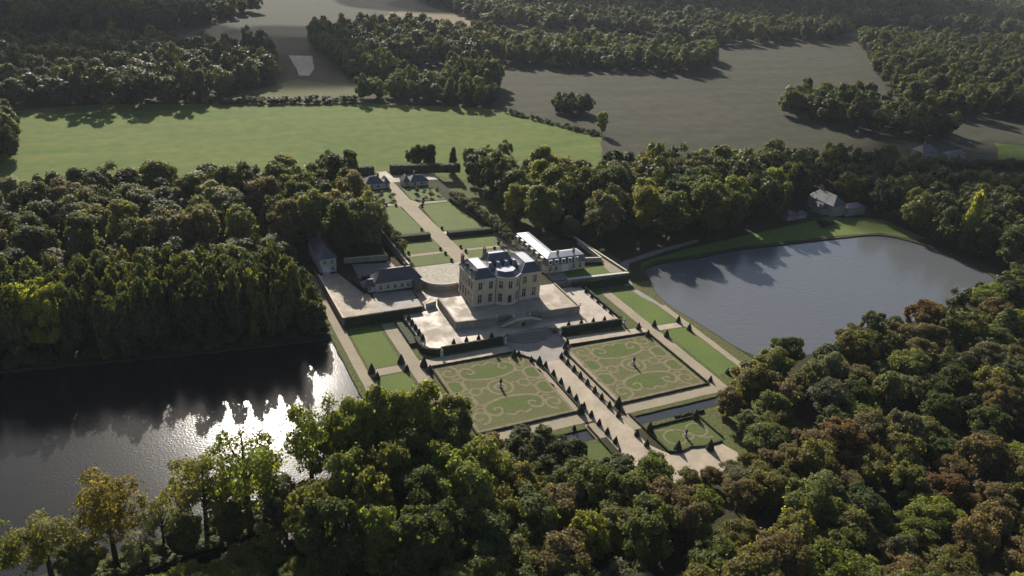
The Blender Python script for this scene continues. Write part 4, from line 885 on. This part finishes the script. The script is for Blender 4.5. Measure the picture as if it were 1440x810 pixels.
# poplars and a conifer
for x,y,h,r,l in ((268,-8,27,4.6,'tall narrow poplar standing alone behind the right lake shore'),(272.3,-37,27,4.4,'narrow poplar at the right edge of view above the lake'),(300,-22,24,4.0,'narrow poplar behind the one at right edge')):
    tree(x,y,0,h+5,r,'poplar','light green',l,None,'poplar','poplar')
tree(45,177,0,16,3.2,'poplar','dark green','pointed dark conifer against the meadow right of the entrance',None,'conifer','conifer')
# young trees in rows beside the court lawns
def young_mesh(i):
    c = crown('young_tree',300+i,1.5,.9,4.2,420,.24,'leaf',nlobes=9,lobe=(.4,.6)); bm_ = bmesh.new(); bm_.from_mesh(c)
    b = MB(); b.tube([(0,0,-.1),(0,0,1.6),(0,0,3.2)],[.09,.07,.03],5); t = b.mesh('t','bark'); bm_.from_mesh(t)
    for f in list(bm_.faces)[-10:]: f.material_index = 1
    bm_.to_mesh(c); bm_.free(); c.materials.append(MT['bark']); return c
YG = [young_mesh(i) for i in range(4)]
def young(x, y, z, s, label, group):
    o = bpy.data.objects.new('young_tree', YG[trng.randrange(4)]); COL.objects.link(o); o.location = (x,y,z); o.scale = (s,s,s*trng.uniform(.9,1.15)); o.rotation_euler = (0,0,trng.uniform(0,6)); o.color = (.05*trng.uniform(.8,1.2),.058,.03,1)
    tag(o,label,'young tree',group)
for j,(xo,nm) in enumerate(((.9,'left'),(3.2,'right'))):
    for i in range(17):
        y = 60+i*3.9; x = 26.4-(y-78)*.085 if y > 78 else 26.4
        young(x+xo-.6,y,4.5,1.45,f'small young tree in the {nm} file of the double row right of the court lawns','double row of young trees')
for i in range(17): young(-25.2+max(0,i-6)*.28,60+i*3.9,4.5,1.6,'small clipped tree in the single row along the wall left of court lawns','row of trees along the left wall')
for i in range(5): young(-17+i*2.6+.4*(i%2),130+2.6*(i%3),4.5,.95,'small orchard tree on the grass left of the drive near entrance','orchard trees left of drive')
for i in range(6): young(5.4+i*2.7,130+3.4*((i*2)%3),4.5,.95,'small orchard tree on the grass right of the drive near entrance','orchard trees right of drive')

# ------------------------------------------------------------------ woods that read as one mass
def far_crowns(prefix, mat_, n=6):
    c = bpy.data.collections.new(prefix)
    for i in range(n):
        me = crown(prefix,400+i,6,.6,14,4200,.54,mat_,nlobes=30+3*i,lobe=(.18,.36),core=.15)
        c.objects.link(bpy.data.objects.new(f'{prefix}_{i}', me))
    return c
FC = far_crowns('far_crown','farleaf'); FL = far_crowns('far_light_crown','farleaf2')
def wood(name, label, pts, col_, cat='wood'):
    """pts: x, y, radius, height"""
    me = bpy.data.meshes.new(name); n = len(pts); me.vertices.add(n)
    me.vertices.foreach_set('co', np.array([(p[0],p[1],0) for p in pts],dtype=np.float32).ravel())
    a = me.attributes.new('tsize','FLOAT_VECTOR','POINT'); a.data.foreach_set('vector', np.array([(p[2]/6,p[2]/6,p[3]/14) for p in pts],dtype=np.float32).ravel())
    a = me.attributes.new('turn','FLOAT','POINT'); a.data.foreach_set('value', np.array([trng.uniform(0,6.28) for p in pts],dtype=np.float32))
    a = me.attributes.new('kindex','INT','POINT'); a.data.foreach_set('value', np.array([trng.randrange(6) for p in pts],dtype=np.int32))
    o = bpy.data.objects.new(name, me); COL.objects.link(o); tag(o,label,cat,None,'stuff')
    ng = bpy.data.node_groups.new(name,'GeometryNodeTree')
    ng.interface.new_socket('Geometry',in_out='INPUT',socket_type='NodeSocketGeometry'); ng.interface.new_socket('Geometry',in_out='OUTPUT',socket_type='NodeSocketGeometry')
    gi = ng.nodes.new('NodeGroupInput'); go = ng.nodes.new('NodeGroupOutput'); ip = ng.nodes.new('GeometryNodeInstanceOnPoints'); ci = ng.nodes.new('GeometryNodeCollectionInfo')
    ci.inputs[0].default_value = col_; ci.inputs['Separate Children'].default_value = True; ci.inputs['Reset Children'].default_value = True
    def attr(nm, ty): q = ng.nodes.new('GeometryNodeInputNamedAttribute'); q.data_type = ty; q.inputs[0].default_value = nm; return q.outputs[0]
    cx = ng.nodes.new('ShaderNodeCombineXYZ')
    K = ng.links.new
    K(gi.outputs[0],ip.inputs['Points']); K(ci.outputs[0],ip.inputs['Instance']); ip.inputs['Pick Instance'].default_value = True
    K(attr('kindex','INT'),ip.inputs['Instance Index']); K(attr('turn','FLOAT'),cx.inputs[2]); K(cx.outputs[0],ip.inputs['Rotation']); K(attr('tsize','FLOAT_VECTOR'),ip.inputs['Scale'])
    K(ip.outputs[0],go.inputs[0])
    mo = o.modifiers.new('scatter','NODES'); mo.node_group = ng
    return o
if REST: wood('woodland','remaining trees standing behind the nearer ones in the woods round the estate',[(c[0],c[1],c[3],c[2]) for c in REST],FC)
def mass(name, label, poly, d, hr, rr, seed, col_=None):
    k = 1.42 if name.startswith('far') else 1
    pts = [(x,y,trng.uniform(*rr)*(trng.uniform(.75,1.3) if k > 1 else 1),trng.uniform(*hr)*k*(trng.uniform(.72,1.1) if k > 1 else 1)) for x,y in poisson(poly,d*(1.08 if k > 1 else 1),seed,True,40000)]
    pts = [p for p in pts if seen(p[0],p[1],p[3],0,160,60)]
    if pts: wood(name,label,pts,col_ or FC)
    return len(pts)
mass('far_wood','broad dark wood beyond the meadow at the upper left',[(-420,378),(-215,378),(-90,374),(-60,392),(-30,420),(-8,458),(-4,520),(6,540),(-30,560),(-200,580),(-420,560)],13,(15,22),(7.4,10.4),501)
mass('far_wood','dark wood beyond the pond track at the upper middle',[(78,660),(66,620),(96,560),(130,500),(227,512),(265,590),(290,640),(190,690)],13,(16,23),(7.4,10.4),502)
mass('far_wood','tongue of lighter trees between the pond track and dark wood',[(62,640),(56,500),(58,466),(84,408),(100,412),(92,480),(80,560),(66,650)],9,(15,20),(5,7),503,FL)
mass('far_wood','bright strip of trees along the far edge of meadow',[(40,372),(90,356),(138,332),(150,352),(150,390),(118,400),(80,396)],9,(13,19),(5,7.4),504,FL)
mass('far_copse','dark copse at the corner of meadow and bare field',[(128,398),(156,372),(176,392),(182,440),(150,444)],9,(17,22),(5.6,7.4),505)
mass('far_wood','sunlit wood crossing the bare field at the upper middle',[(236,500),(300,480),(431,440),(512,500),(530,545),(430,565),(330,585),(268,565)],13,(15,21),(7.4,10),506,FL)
mass('far_wood','large wood on the skyline side at the upper middle',[(330,735),(420,720),(520,690),(566,600),(700,630),(830,640),(1000,740),(1330,960),(800,1250),(330,1050)],16,(16,24),(8.5,12.5),507)
mass('far_wood','wood along the right edge of bare field',[(900,640),(660,390),(600,320),(536,244),(560,226),(650,208),(900,260),(1500,460),(1300,600),(1080,560)],14,(16,23),(7.8,11),508)
mass('far_copse','dark triangular copse in the bare field at right',[(396,262),(410,220),(450,172),(504,172),(520,230),(500,290),(430,300)],12.5,(14,20),(7,9.8),509)
mass('far_copse','small round copse standing alone in the bare field',[(186,302),(200,294),(214,300),(216,312),(200,318),(188,314)],6,(10,14),(4.4,6),510)
mass('far_copse','dark copse at the left edge of the meadow',[(-330,240),(-190,250),(-194,310),(-206,345),(-330,350)],9.5,(15,20),(5.6,7.6),511)
mass('far_wood','dark wood at the upper right corner',[(1010,800),(1340,640),(1700,760),(2700,1300),(2400,1900),(1500,1400)],18,(18,26),(9,14),512)
mass('far_wood','dark belt of trees at the very top left',[(-420,690),(-70,715),(40,870),(-40,1010),(-420,1000)],13,(15,22),(7,10),513)
mass('far_wood','dark belt of trees on the far field at top centre',[(330,1000),(420,930),(700,1300),(1000,1700),(700,1700)],18,(16,24),(8,12),514)
mass('hedgerow','thin hedge line between the green meadow and bare field',[(143,316),(147,314),(188,236),(184,234)],3.4,(2,4.5),(1.6,2.6),515)
mass('hedgerow','low bushes along the far edge of the green meadow',[(-80,376),(-4,364),(36,362),(36,367),(-4,370),(-80,384)],4.5,(4,7),(2.6,4.2),516)
mass('thicket','dark undergrowth under the trees along the dyke and ditch',[(-104,-100),(-104,-124),(-180,-130),(-180,-106),(-150,-103)],5,(5,9),(3,4.6),517)
mass('thicket','bushes on the far lawn by the wide lake house',[(214,40),(222,40),(222,46),(214,46)],3.5,(2.5,4.5),(1.6,2.6),518)

# ------------------------------------------------------------------ clouds added out of view to shade the far woods and right-hand valley
def shade_cloud(x, y, z, rx, ry, seed):
    r = random.Random(seed); bm = bmesh.new()
    for k in range(26):
        a = r.uniform(0,6.28); f = math.sqrt(r.random()); q = r.uniform(.22,.42)*(1.15-.5*f)
        m_ = Matrix.Translation((f*math.cos(a)*rx*.8, f*math.sin(a)*ry*.8, r.uniform(-8,22)))@Matrix.Diagonal((rx*q,ry*q*1.2,min(rx,ry)*q*.55,1))
        bmesh.ops.create_icosphere(bm, subdivisions=3, radius=1, matrix=m_)
    for v in bm.verts: v.co += v.normal*r.uniform(-1,1)*min(rx,ry)*.012
    me = bpy.data.meshes.new('shade_cloud'); bm.to_mesh(me); bm.free()
    for p in me.polygons: p.use_smooth = True
    me.materials.append(SHADE_CLOUD); o = bpy.data.objects.new('shade_cloud',me); COL.objects.link(o); o.location = (x,y,z); tag(o,kind='structure')
SHADE_CLOUD = bpy.data.materials.new('thin_shade_cloud'); SHADE_CLOUD.use_nodes = True
nt = SHADE_CLOUD.node_tree; nt.nodes.clear(); out = nt.nodes.new('ShaderNodeOutputMaterial'); mx = nt.nodes.new('ShaderNodeMixShader'); tp = nt.nodes.new('ShaderNodeBsdfTransparent'); tl = nt.nodes.new('ShaderNodeBsdfTranslucent')
tl.inputs[0].default_value = (.9,.9,.92,1); mx.inputs[0].default_value = .42; nt.links.new(tp.outputs[0],mx.inputs[1]); nt.links.new(tl.outputs[0],mx.inputs[2]); nt.links.new(mx.outputs[0],out.inputs[0])
CZ = 700.0; CD = CZ/math.tan(SUN_EL)
for gx,gy,rx,ry,sd_ in ((420,60,190,95,1),(1000,1000,800,330,2),(-150,620,330,190,3)):
    shade_cloud(gx+CD*math.sin(SUN_AZ), gy+CD*math.cos(SUN_AZ), CZ, rx, ry, sd_)
# ------------------------------------------------------------------ air
def haze():
    b = MB(); b.box(-1800,3600,-420,3200,-3,165); o = b.build('haze', []); 
    m = bpy.data.materials.new('haze_air'); m.use_nodes = True; nt = m.node_tree; nt.nodes.clear()
    out = nt.nodes.new('ShaderNodeOutputMaterial'); v = nt.nodes.new('ShaderNodeVolumePrincipled')
    v.inputs['Color'].default_value = (.78,.86,1,1); v.inputs['Density'].default_value = HAZE; v.inputs['Anisotropy'].default_value = 0.25
    nt.links.new(v.outputs[0], out.inputs['Volume']); o.data.materials.append(m); tag(o,'thin pale haze filling the valley air','haze',None,'stuff')
HAZE = 0.00003
haze()
mass('thicket','dark undergrowth below the tall lakeside stand by the lodge',[(-74,8),(-74,36),(-120,44),(-330,64),(-330,35),(-180,19),(-120,11.5)],5,(3,6),(3,4.4),519)
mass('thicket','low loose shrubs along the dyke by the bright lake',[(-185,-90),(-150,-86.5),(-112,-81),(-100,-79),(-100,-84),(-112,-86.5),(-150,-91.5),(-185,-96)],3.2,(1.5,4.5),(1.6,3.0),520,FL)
mass('hedgerow','dark belt of trees in front of the farm at right',[(366,116),(482,84),(486,90),(370,123)],5,(6,9),(3.2,4.6),521)
for nm,lb,pl in (('far_wood','wood continuing beyond the right edge of view',[(340,-62),(420,-34),(520,-20),(620,-160),(420,-260),(150,-240),(150,-192),(250,-130)]),
  ('far_wood','wood continuing beyond the left edge of view',[(-332,64),(-332,200),(-560,260),(-620,60),(-420,40)])):
    wood(nm,lb,[(x,y,trng.uniform(6,9),trng.uniform(13,20)) for x,y in poisson(pl,10.5,530,True)],FC)
